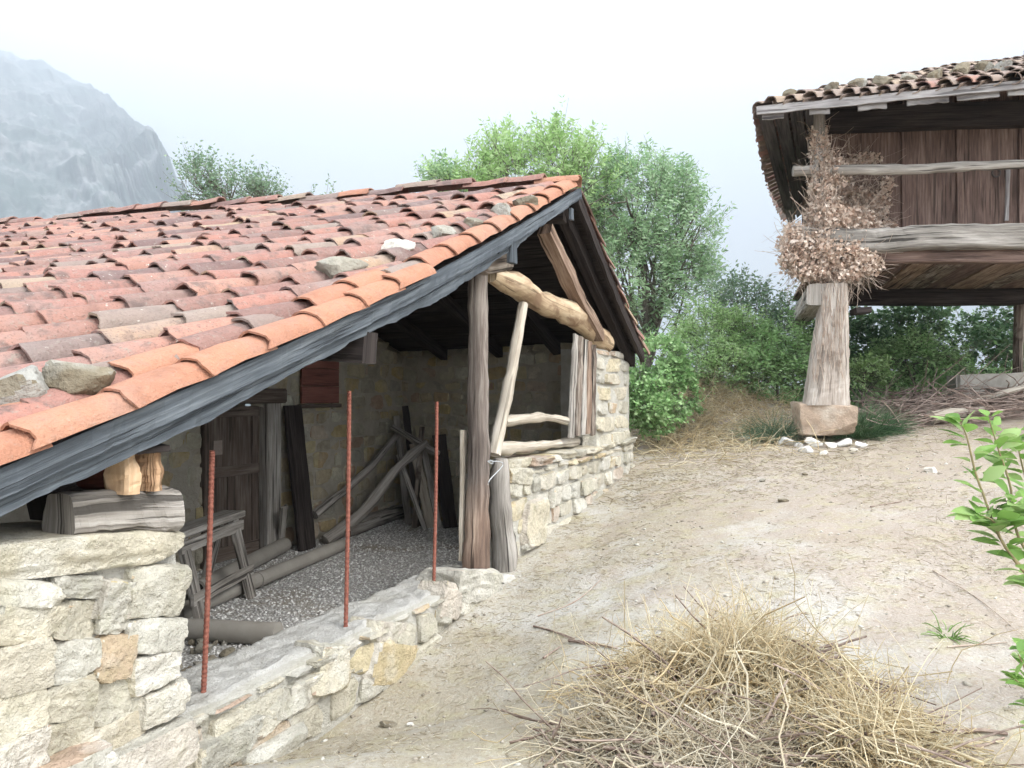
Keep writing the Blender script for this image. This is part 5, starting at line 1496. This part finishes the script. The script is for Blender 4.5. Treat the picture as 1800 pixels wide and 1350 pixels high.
# ------------------------------------------------------------------ brush heaps in the foreground
def heap(name, label, cx_, cy_, rx, ry, hgt, n, mat, seed, Lr=(0.06, 0.62), rad=0.0036, twigs=160, grp="heaps of dry brush"):
    r2 = np.random.default_rng(seed); e = thing(name, label, "brush heap", (cx_, cy_, gnd(cx_, cy_)), grp)
    lobes = [(cx_ + r2.normal(0, 0.45) * rx, cy_ + r2.normal(0, 0.4) * ry, r2.uniform(0.3, 0.6)) for _ in range(5)]
    def shape(x, y):
        q = ((x - cx_) / rx) ** 2 + ((y - cy_) / ry) ** 2
        q = q * 0.55
        for (bx, by, bs_) in lobes: q = np.minimum(q, (((x - bx) / (rx * bs_)) ** 2 + ((y - by) / (ry * bs_)) ** 2) + 0.25 * (1 - bs_))
        return hgt * np.exp(-q * 2.0) * np.clip(1 + 0.9 * fbm2(x * 3.0, y * 3.0, seed, 3) + 0.3 * fbm2(x * 9.0, y * 9.0, seed + 2, 2), 0.15, 2)
    ang = r2.uniform(0, 2 * pi, n); q = np.abs(r2.normal(0, 0.62, n)) ** 0.9
    X, Y = cx_ + rx * q * np.cos(ang), cy_ + ry * q * np.sin(ang)
    hh = shape(X, Y); Z = ground_z(X, Y) + hh * (0.35 + 0.65 * r2.random(n) ** 0.35)
    # stalks mostly lie along the surface, many in bundles of one direction
    ba = 2.2 * fbm2(X * 2.3, Y * 2.3, seed + 4, 2) * pi + r2.normal(0, 1.1, n)
    d = np.stack([np.cos(ba), np.sin(ba) * 0.8, r2.normal(0.0, 0.2, n)], 1)
    Ls = Lr[0] + (Lr[1] - Lr[0]) * r2.random(n) ** 2.2
    st = np.stack([X, Y, Z], 1) - unit(d) * (Ls * 0.5)[:, None]
    V, F = strands(st, d, Ls, rad * r2.uniform(0.45, 1.0, n) * (1 + 1.6 * (r2.random(n) < 0.08)), 5, 1.5, r2, floor=lambda x, y: ground_z(x, y, False))
    tag(obj("stalks", fast_mesh("stalks", V, F), mat, e), kind="stuff")
    m = twigs
    ang = r2.uniform(0, 2 * pi, m); q = np.sqrt(r2.random(m))
    X, Y = cx_ + rx * q * np.cos(ang), cy_ + ry * q * np.sin(ang)
    Z = ground_z(X, Y) + shape(X, Y) * r2.uniform(0.4, 1.05, m)
    d = np.stack([r2.normal(0, 1, m), r2.normal(0, 0.7, m), r2.normal(0.0, 0.14, m)], 1)
    V, F = strands(np.stack([X, Y, Z], 1) - unit(d) * 0.25, d, r2.uniform(0.3, 0.9, m), np.full(m, rad * 2.0) * r2.uniform(0.7, 1.6, m), 6, 0.7, r2, floor=lambda x, y: ground_z(x, y, False))
    tag(obj("twigs", fast_mesh("twigs", V, F), m_twig, e), kind="stuff")
    # crumpled dead leaves caught between the stalks
    m = n // 12; ang = r2.uniform(0, 2 * pi, m); q = np.abs(r2.normal(0, 0.6, m))
    X, Y = cx_ + rx * q * np.cos(ang), cy_ + ry * q * np.sin(ang); Z = ground_z(X, Y) + shape(X, Y) * r2.uniform(0.7, 1.02, m) + 0.006
    obj("dead_leaves", quads_mesh("dead_leaves", leaf_quads(np.stack([X, Y, Z], 1), unit(r2.normal(0, 1, (m, 3))), unit(r2.normal(0, 1, (m, 3))), r2.uniform(0.012, 0.045, m), r2.uniform(0.008, 0.025, m))), m_leaf_dry, e)
    # dark mat of old stalks that fills the middle
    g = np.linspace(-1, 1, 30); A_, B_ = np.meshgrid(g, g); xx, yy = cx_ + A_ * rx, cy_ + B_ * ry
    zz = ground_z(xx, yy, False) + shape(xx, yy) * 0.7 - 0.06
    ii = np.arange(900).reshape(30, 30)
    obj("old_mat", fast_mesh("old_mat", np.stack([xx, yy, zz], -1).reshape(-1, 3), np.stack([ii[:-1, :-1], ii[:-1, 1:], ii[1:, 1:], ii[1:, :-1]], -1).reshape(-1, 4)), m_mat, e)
    return e
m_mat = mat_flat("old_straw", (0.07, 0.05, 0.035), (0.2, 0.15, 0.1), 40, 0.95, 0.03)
heap("brush_heap", "big heap of yellow cut grass and twigs in the foreground", 1.0, 3.62, 0.55, 0.5, 0.31, 7000, m_straw, 501, twigs=90)
heap("brush_heap", "flatter pale heap of dead grass right of the big one", 1.36, 3.0, 0.34, 0.32, 0.11, 2200, m_straw, 502, twigs=50)
heap("brush_heap", "dark tangle of twigs and grass below the big heap", 0.84, 2.95, 0.4, 0.28, 0.1, 2000, m_straw_grey, 504, twigs=120)
heap("brush_heap", "thin grey scatter of stalks left of the big heap", 0.5, 3.25, 0.36, 0.4, 0.07, 1300, m_straw_grey, 503, twigs=40)
def ground_hit(x, y):
    Ys = np.arange(1.5, 16, 0.01); d = P(x, y, 1.0)
    g = ground_z(d[0] * Ys, Ys); k = np.argmax(d[2] * Ys < g)
    return d * Ys[k]
# single long twigs on the bare ground
def ground_twig(pix, rad, label, mat=m_twig):
    pts = []
    for (x, y) in pix:
        pts.append(ground_hit(x, y) + UPV * (rad + 0.004))
    tag(centred("fallen_twig", MB().tube(curve(pts, 12), np.linspace(rad, rad * 0.5, 12), 6, rad * 0.2, 3), mat, None, True), label, "twig", "twigs on the ground")
ground_twig([(938, 1103), (975, 1113), (1010, 1126)], 0.007, "thin twig lying on the white dust above the heap")
ground_twig([(1000, 1130), (1045, 1136), (1085, 1144)], 0.011, "thicker reddish twig touching the left side of the heap")
ground_twig([(945, 1085), (1010, 1060), (1055, 1022)], 0.005, "long pale twig on the white dust patch", m_stem)
ground_twig([(955, 1160), (985, 1140)], 0.008, "short dark twig left of the heap")
ground_twig([(1670, 1296), (1720, 1290), (1772, 1297)], 0.012, "dark curved branch at the lower right")
ground_twig([(1660, 1320), (1720, 1318), (1765, 1302)], 0.009, "thinner branch just below the dark curved one")
ground_twig([(1640, 1005), (1720, 1055), (1798, 1120)], 0.004, "very long thin stem crossing the path on the right", m_stem)
ground_twig([(1665, 1140), (1730, 1135), (1770, 1132)], 0.005, "straight stem lying beside the lower weed", m_stem)
ground_twig([(1530, 893), (1585, 884)], 0.008, "short stick in the middle of the dusty yard")
# stones lying about
def ground_rock(x, y, w, label, tpl="white", name="loose_stone", grp="stones lying in the yard", flat=0.6):
    p = ground_hit(x, y); s0 = w * p[1] / FPX
    r2 = np.random.default_rng(int(x * 7 + y))
    tag(stone_at(None, TPL[tpl], p + UPV * s0 * flat * 0.3, (1, r2.normal(0, 0.4), 0), (s0, s0 * 0.8, s0 * flat), r2, name, 0.15), label, "stone", grp)
for i, (x, y, w) in enumerate([(1384, 782, 30), (1430, 784, 30), (1416, 795, 26), (1460, 786, 22), (1486, 784, 28), (1512, 786, 20), (1446, 800, 18), (1364, 774, 20), (1500, 794, 18), (1404, 786, 18)]):
    ground_rock(x, y, w, ["largest white stone at the left foot of the pillar stone", "white stone under the middle of the pillar stone", "white stone in front of the pillar stone, second row", "small white stone right of the middle one", "white stone at the right foot of the pillar stone",
                          "outermost white stone right of the pillar", "tiny white stone farthest in front of the pillar", "outermost white stone left of the pillar", "tiny white stone tucked under the right pillar edge", "tiny white stone tucked under the left pillar edge"][i], grp="white stones round the pillar foot")
ground_rock(1310, 775, 22, "lone white stone in the dry grass left of the pillar")
ground_rock(1636, 830, 22, "flat white stone on the open dust right of the middle")
ground_rock(1376, 882, 20, "brown flat stone in the middle of the yard", "rock", flat=0.4)
ground_rock(1415, 835, 14, "small dark stone below the pillar", "rock", flat=0.4)
ground_rock(1340, 846, 14, "little brown stone near the dry bank", "rock", flat=0.4)
ground_rock(682, 1276, 32, "pinkish brick shard beside the low wall foot", "rock", flat=0.4)
ground_rock(722, 1276, 14, "small white chip next to the brick shard")
ground_rock(888, 1022, 34, "pale slab shard leaning by the short weathered post", "white", flat=0.5)
ground_rock(1660, 742, 40, "round pale stone in front of the brushwood", "white", flat=0.7)
# brushwood under the granary
r2 = np.random.default_rng(520); n = 420
bw = thing("brushwood_pile", "tangled pile of dead branches under the granary", "brushwood", (*PZ(1660, 720, -0.25)[:2], -0.35))
Y = r2.uniform(10.6, 12.8, n); u = (r2.uniform(1500, 1830, n) - CX) / FPX; X = u * Y
Z = ground_z(X, Y, False) + r2.uniform(0, 0.28, n) * np.clip((X - 4.9) / 1.2, 0.1, 1)
d = np.stack([r2.normal(0, 1.0, n) + 0.5, r2.normal(0, 0.5, n), r2.normal(0.05, 0.2, n)], 1)
V, F = strands(np.stack([X, Y, Z], 1) - unit(d) * 0.4, d, r2.uniform(0.5, 1.7, n), r2.uniform(0.005, 0.016, n), 5, 0.5, r2, floor=lambda x, y: ground_z(x, y, False))
tag(obj("dead_branches", fast_mesh("dead_branches", V, F), mat_flat("dead_wood", (0.2, 0.14, 0.115), (0.42, 0.34, 0.29), 5, 0.9), bw), kind="stuff")
def rest(x, y, Y, dz): p = P(x, y, Y); p[2] = gnd(p[0], p[1]) + dz; return p
tag(centred("log", MB().tube(curve([rest(1636, 735, 10.9, 0.1), rest(1680, 735, 11.0, 0.13), rest(1728, 730, 11.2, 0.12)], 14), np.linspace(0.1, 0.075, 14), 12, 0.02, 4), m_wood_pale, None, True), "pale barkless log in front of the brushwood", "log")
tag(centred("pole", MB().tube(curve([rest(1715, 690, 11.4, 0.25), rest(1790, 688, 11.6, 0.34), rest(1880, 680, 11.9, 0.38)], 12), 0.05, 10, 0.01, 4), m_wood_pale, None, True), "straight pole lying on top of the brushwood", "pole")
tq = rest(1690, 690, 12.6, 0)
tr0 = P(1686, 672, 12.6); tr1 = P(1900, 664, 12.6)
mb = MB(); mb.plank(tr0, tr1, UPV, 0.24, 0.08, rough=0.008, seed=3); tro = thing("trough", "pale concrete trough under the granary by the back post", "trough", tuple(tr0 - UPV * 0.15))
build("front_side", mb, m_concrete, tro); build("back_side", MB().plank(tr0 + np.array((0.1, 0.5, 0)), tr1 + np.array((0.1, 0.5, 0)), UPV, 0.24, 0.08, rough=0.008, seed=4), m_concrete, tro)
build("end_side", MB().plank(tr0 + np.array((0.02, 0.05, 0)), tr0 + np.array((0.12, 0.45, 0)), UPV, 0.23, 0.07, rough=0.008, seed=5), m_concrete, tro)
build("bottom", MB().box((tr0 + tr1) / 2 + np.array((0.05, 0.25, -0.25)), (tr1 - tr0) / 2, np.array((0.05, 0.24, 0)), UPV * 0.14), m_concrete, tro)

# ------------------------------------------------------------------ dead vine on the granary corner
vine = thing("dead_vine", "withered brown climber wrapped round the granary corner post and beam", "vine", tuple(GP(1446, 500) - BD * 0.2))
r2 = np.random.default_rng(600)
def cloud(n, blobs):
    out = []
    for (x, y, rx, ry, rz, bk, w) in blobs:
        m = int(n * w); dd = unit(r2.normal(0, 1, (m, 3))); dd = dd * (0.5 + 0.5 * r2.random(m))[:, None] * (1 + 0.45 * fbm(dd * 2.4 + x * 0.1, int(x), 3) + 0.12 * r2.normal(0, 1, m))[:, None]
        k = 11.0 / FPX * 0.95
        out.append(GP(x, y, bk) + np.stack([dd[:, 0] * rx * k, dd[:, 1] * rz, dd[:, 2] * ry * k], 1))
    return np.vstack(out)
pts = cloud(13500, [(1402, 425, 32, 34, 0.3, 0.05, 0.13), (1440, 445, 40, 46, 0.34, 0.0, 0.17), (1395, 455, 26, 26, 0.26, 0.0, 0.06), (1490, 450, 38, 36, 0.28, 0.0, 0.12), (1525, 462, 24, 22, 0.2, 0.0, 0.03), (1425, 480, 30, 16, 0.25, -0.05, 0.04), (1480, 484, 34, 14, 0.25, 0.0, 0.04),
                   (1455, 385, 40, 40, 0.2, 0.0, 0.1), (1445, 330, 22, 60, 0.14, 0.0, 0.09), (1462, 300, 26, 34, 0.12, 0.05, 0.05), (1440, 250, 15, 42, 0.1, 0.0, 0.05), (1500, 395, 48, 34, 0.16, 0.25, 0.11),
                   (1500, 350, 44, 30, 0.07, 0.74, 0.05), (1480, 310, 26, 34, 0.06, 0.76, 0.03), (1520, 280, 40, 14, 0.06, 0.76, 0.015), (1550, 360, 16, 36, 0.05, 0.76, 0.015), (1560, 320, 14, 14, 0.05, 0.76, 0.005), (1560, 400, 26, 14, 0.05, 0.6, 0.015)])
n = len(pts); dd = unit(r2.normal(0, 1, (n, 3)) + np.array((0, -0.4, -0.5)))
obj("dry_leaves", quads_mesh("dry_leaves", leaf_quads(pts, dd, unit(r2.normal(0, 1, (n, 3))), r2.uniform(0.035, 0.08, n), r2.uniform(0.03, 0.065, n))), m_leaf_dry, vine)
sel = pts[r2.integers(0, n, 700)]
dd = unit(r2.normal(0, 0.6, (700, 3)) + np.array((0.1, 0, 0.5)))
V, F = strands(sel, dd, r2.uniform(0.15, 0.5, 700), r2.uniform(0.002, 0.006, 700), 4, 0.9, r2)
V3, F3 = strands(np.stack([GP(r2.uniform(1385, 1530), r2.uniform(470, 495), r2.uniform(-0.2, 0.2)) for _ in range(130)]), unit(r2.normal(0, 0.4, (130, 3)) + np.array((0, 0, -0.7))), r2.uniform(0.15, 0.5, 130), r2.uniform(0.002, 0.005, 130), 5, 1.1, r2)
V4, F4 = strands(np.stack([GP(1446 + r2.normal(0, 10), r2.uniform(290, 440), -0.09) for _ in range(90)]), unit(r2.normal(0, 0.16, (90, 3)) + np.array((-0.02, 0.02, 0.9))), r2.uniform(0.2, 0.55, 90), r2.uniform(0.004, 0.011, 90), 6, 0.9, r2)
V5, F5 = strands(np.stack([GP(r2.uniform(1455, 1540), r2.uniform(300, 410), 0.72) for _ in range(120)]), unit(r2.normal(0, 0.5, (120, 3)) * np.array((1, 0.1, 1)) + np.array((0.25, 0, 0.5))), r2.uniform(0.2, 0.7, 120), r2.uniform(0.002, 0.005, 120), 6, 0.8, r2)
V = np.vstack([V, V3, V4, V5]); F = np.vstack([F, F3 + len(sel) * 15, F4 + len(sel) * 15 + len(V3), F5 + len(sel) * 15 + len(V3) + len(V4)])
V2, F2 = strands(np.stack([pb + (pt - pb) * q + FD * r2.uniform(-0.75, 0.75) * (40 - 18 * q) * k_ - BD * ((40 - 18 * q) * k_ + 0.012) for q in r2.uniform(0.15, 0.8, 90)]), unit(r2.normal(0, 0.1, (90, 3)) + np.array((0.03, 0.12, 1))), r2.uniform(0.2, 0.5, 90), r2.uniform(0.003, 0.008, 90), 5, 0.2, r2)
obj("stems", fast_mesh("stems", np.vstack([V, V2]), np.vstack([F, F2 + len(V)])), m_stem, vine)

# ------------------------------------------------------------------ saplings at the right edge
def sapling(label, stems, seed, leafL, step, base):
    e = thing("sapling", label, "sapling", tuple(base), "leafy saplings at the right edge")
    r3 = np.random.default_rng(seed); mb = MB(); Vl = []
    for pl in stems:
        pts_ = curve(pl, 24); mb.tube(pts_, np.linspace(0.007, 0.002, 24), 6)
        k = 3; sd = 1
        while k < 24:
            t_ = unit(pts_[min(k + 1, 23)] - pts_[k - 1])
            for q in range(2):
                ang = r3.uniform(0, 2 * pi)
                dl = unit(np.array((cos(ang) * 1.0, sin(ang) * 0.8, 0.1)) + t_ * 0.45 + r3.normal(0, 0.15, 3))
                L_ = leafL * r3.uniform(0.65, 1.2) * (1.0 if k < 20 else 0.7)
                Vl.append((pts_[k], dl, L_))
            k += step
    # each leaf: a folded, pointed blade of six faces
    LV, LF = [], []
    for (c, d_, L_) in Vl:
        up_ = np.array((0, 0, 1.0)) + r3.normal(0, 0.35, 3); sdv = unit(np.cross(d_, up_)); nv_ = unit(np.cross(sdv, d_))
        n0 = len(LV); W_ = L_ * 0.52
        prof = [(0.12, 0.0), (0.38, 0.8), (0.62, 1.0), (0.85, 0.55), (1.0, 0.0)]
        for (f_, w_) in prof:
            cen = c + d_ * L_ * f_ - nv_ * L_ * 0.22 * f_ ** 2
            LV += [cen, cen + sdv * W_ * 0.5 * w_ + nv_ * 0.12 * W_ * w_, cen - sdv * W_ * 0.5 * w_ + nv_ * 0.12 * W_ * w_]
        for q in range(4):
            a = n0 + q * 3
            LF += [(a, a + 3, a + 4, a + 1), (a, a + 2, a + 5, a + 3)]
    build("stems", mb, m_greenstem, e, True)
    me = fast_mesh("leaves", np.array(LV), np.array(LF)); me.polygons.foreach_set("use_smooth", [True] * len(me.polygons))
    obj("leaves", me, m_leaf_sap, e)
sb = np.array((2.75, 3.3, gnd(2.75, 3.3)))
SY = 3.15
sapling("leafy green sapling reaching in from the right edge", [
    [sb, P(1795, 1000, SY), P(1725, 860, SY), P(1700, 770, SY), P(1688, 742, SY)],
    [sb, P(1810, 980, SY + 0.1), P(1775, 850, SY + 0.1), P(1755, 790, SY + 0.1), P(1738, 735, SY + 0.1)],
    [sb + np.array((0.05, 0.1, 0)), P(1840, 960, SY + 0.2), P(1800, 830, SY + 0.2), P(1785, 760, SY + 0.2)],
    [sb, P(1790, 990, SY), P(1750, 920, SY - 0.05), P(1715, 905, SY - 0.1)],
    [sb + np.array((0.1, 0, 0)), P(1850, 930, SY + 0.1), P(1810, 900, SY), P(1770, 880, SY)]], 701, 0.125, 1, sb)
sb2 = np.array((1.92, 2.72, gnd(1.92, 2.72)))
sapling("low weed with pale leaves at the right edge below the sapling", [
    [sb2, P(1815, 1215, 2.75), P(1790, 1150, 2.72)], [sb2, P(1830, 1240, 2.75), P(1785, 1195, 2.7)], [sb2, P(1840, 1180, 2.8), P(1800, 1140, 2.8)]], 702, 0.09, 2, sb2)

# ------------------------------------------------------------------ mountain
def mountain():
    nu_, nv_ = 420, 240
    us_ = np.linspace(-1.25, -0.28, nu_); vs_ = np.linspace(0, 1, nv_)
    U, Vv = np.meshgrid(us_, vs_)
    # skyline of the slope, as rise over distance
    prof = np.interp(us_, [-1.25, -0.9, -0.72, -0.667, -0.6, -0.55, -0.517, -0.49, -0.478, -0.462, -0.449, -0.435, -0.425, -0.405, -0.38, -0.33, -0.28],
                     [0.43, 0.44, 0.445, 0.445, 0.42, 0.4, 0.378, 0.35, 0.345, 0.335, 0.31, 0.275, 0.262, 0.235, 0.2, 0.13, 0.02])
    sky_d = np.interp(us_, [-1.25, -0.667, -0.56, -0.49, -0.42, -0.28], [5600, 5400, 4300, 2750, 1950, 1500])
    D = 900 + (sky_d[None] - 900) * Vv
    Zz = prof[None] * sky_d[None] * (Vv ** 0.9) - 40 * (1 - Vv)
    X = U * D; Y = D
    rid = 1 - np.abs(fbm2(U * 13 + Zz * 0.002, Vv * 6, 91, 6, 0.55)) * 2.6
    cr = fbm2(X * 0.006, Y * 0.006 + Zz * 0.004, 95, 5)
    k = np.sin(np.clip(Vv, 0, 1) * pi) ** 0.6
    D2_ = D - (rid * 90 + cr * 110) * k
    Zz = Zz + (cr * 45 + 22 * fbm2(U * 38, Vv * 9, 97, 4, 0.6)) * (0.45 + 0.55 * k) * np.minimum(Vv * 3, 1)
    X, Y = U * D2_, D2_
    # back side
    V_ = np.stack([X, Y, Zz], -1)
    bk = V_[-1:].copy(); bk[..., 1] += 900; bk[..., 0] *= 1.0; bk[..., 2] = -60
    V_ = np.concatenate([V_, bk], 0)
    ii = np.arange((nv_ + 1) * nu_).reshape(nv_ + 1, nu_)
    F_ = np.stack([ii[:-1, :-1], ii[:-1, 1:], ii[1:, 1:], ii[1:, :-1]], -1).reshape(-1, 4)
    me = fast_mesh("mountain", V_.reshape(-1, 3), F_); me.polygons.foreach_set("use_smooth", [True] * len(me.polygons))
    t = NT("mountain_rock"); ge = t.n.new("ShaderNodeNewGeometry"); pos = ge.outputs["Position"]
    mp = t.n.new('ShaderNodeMapping'); mp.inputs['Scale'].default_value = (1.0, 0.5, 0.45); t.l.new(pos, mp.inputs['Vector']); n1 = t.noise(mp.outputs[0], 0.011, 10, 0.72, 0.25); n2 = t.noise(pos, 0.05, 6, 0.75)
    c = t.mix(t.ramp(t.math('ADD', t.math('MULTIPLY', n1, 0.7), t.math('MULTIPLY', n2, 0.3)), [(0.48, 0.0), (0.6, 1.0)]), (0.08, 0.11, 0.1), (0.3, 0.3, 0.3))
    m = t.done(c, t.bump(n2, 0.5, 15.0))
    tag(obj("mountain", me, m), kind="structure")
mountain()

# ------------------------------------------------------------------ haze
hz = MB(); hz.box((-1500, 2500, 1200), np.array((6400, 0, 0)), np.array((0, 4300, 0)), np.array((0, 0, 1280)))
hm = bpy.data.materials.new("haze_air"); hm.use_nodes = True
hm.node_tree.nodes.clear()
ho = hm.node_tree.nodes.new("ShaderNodeOutputMaterial"); hv = hm.node_tree.nodes.new("ShaderNodeVolumePrincipled")
hv.inputs["Density"].default_value = 0.00055
hv.inputs["Color"].default_value = (0.78, 0.885, 1.0, 1)
hv.inputs["Anisotropy"].default_value = 0.0
hm.node_tree.links.new(hv.outputs[0], ho.inputs["Volume"])
tag(build("haze", hz, hm), kind="stuff")
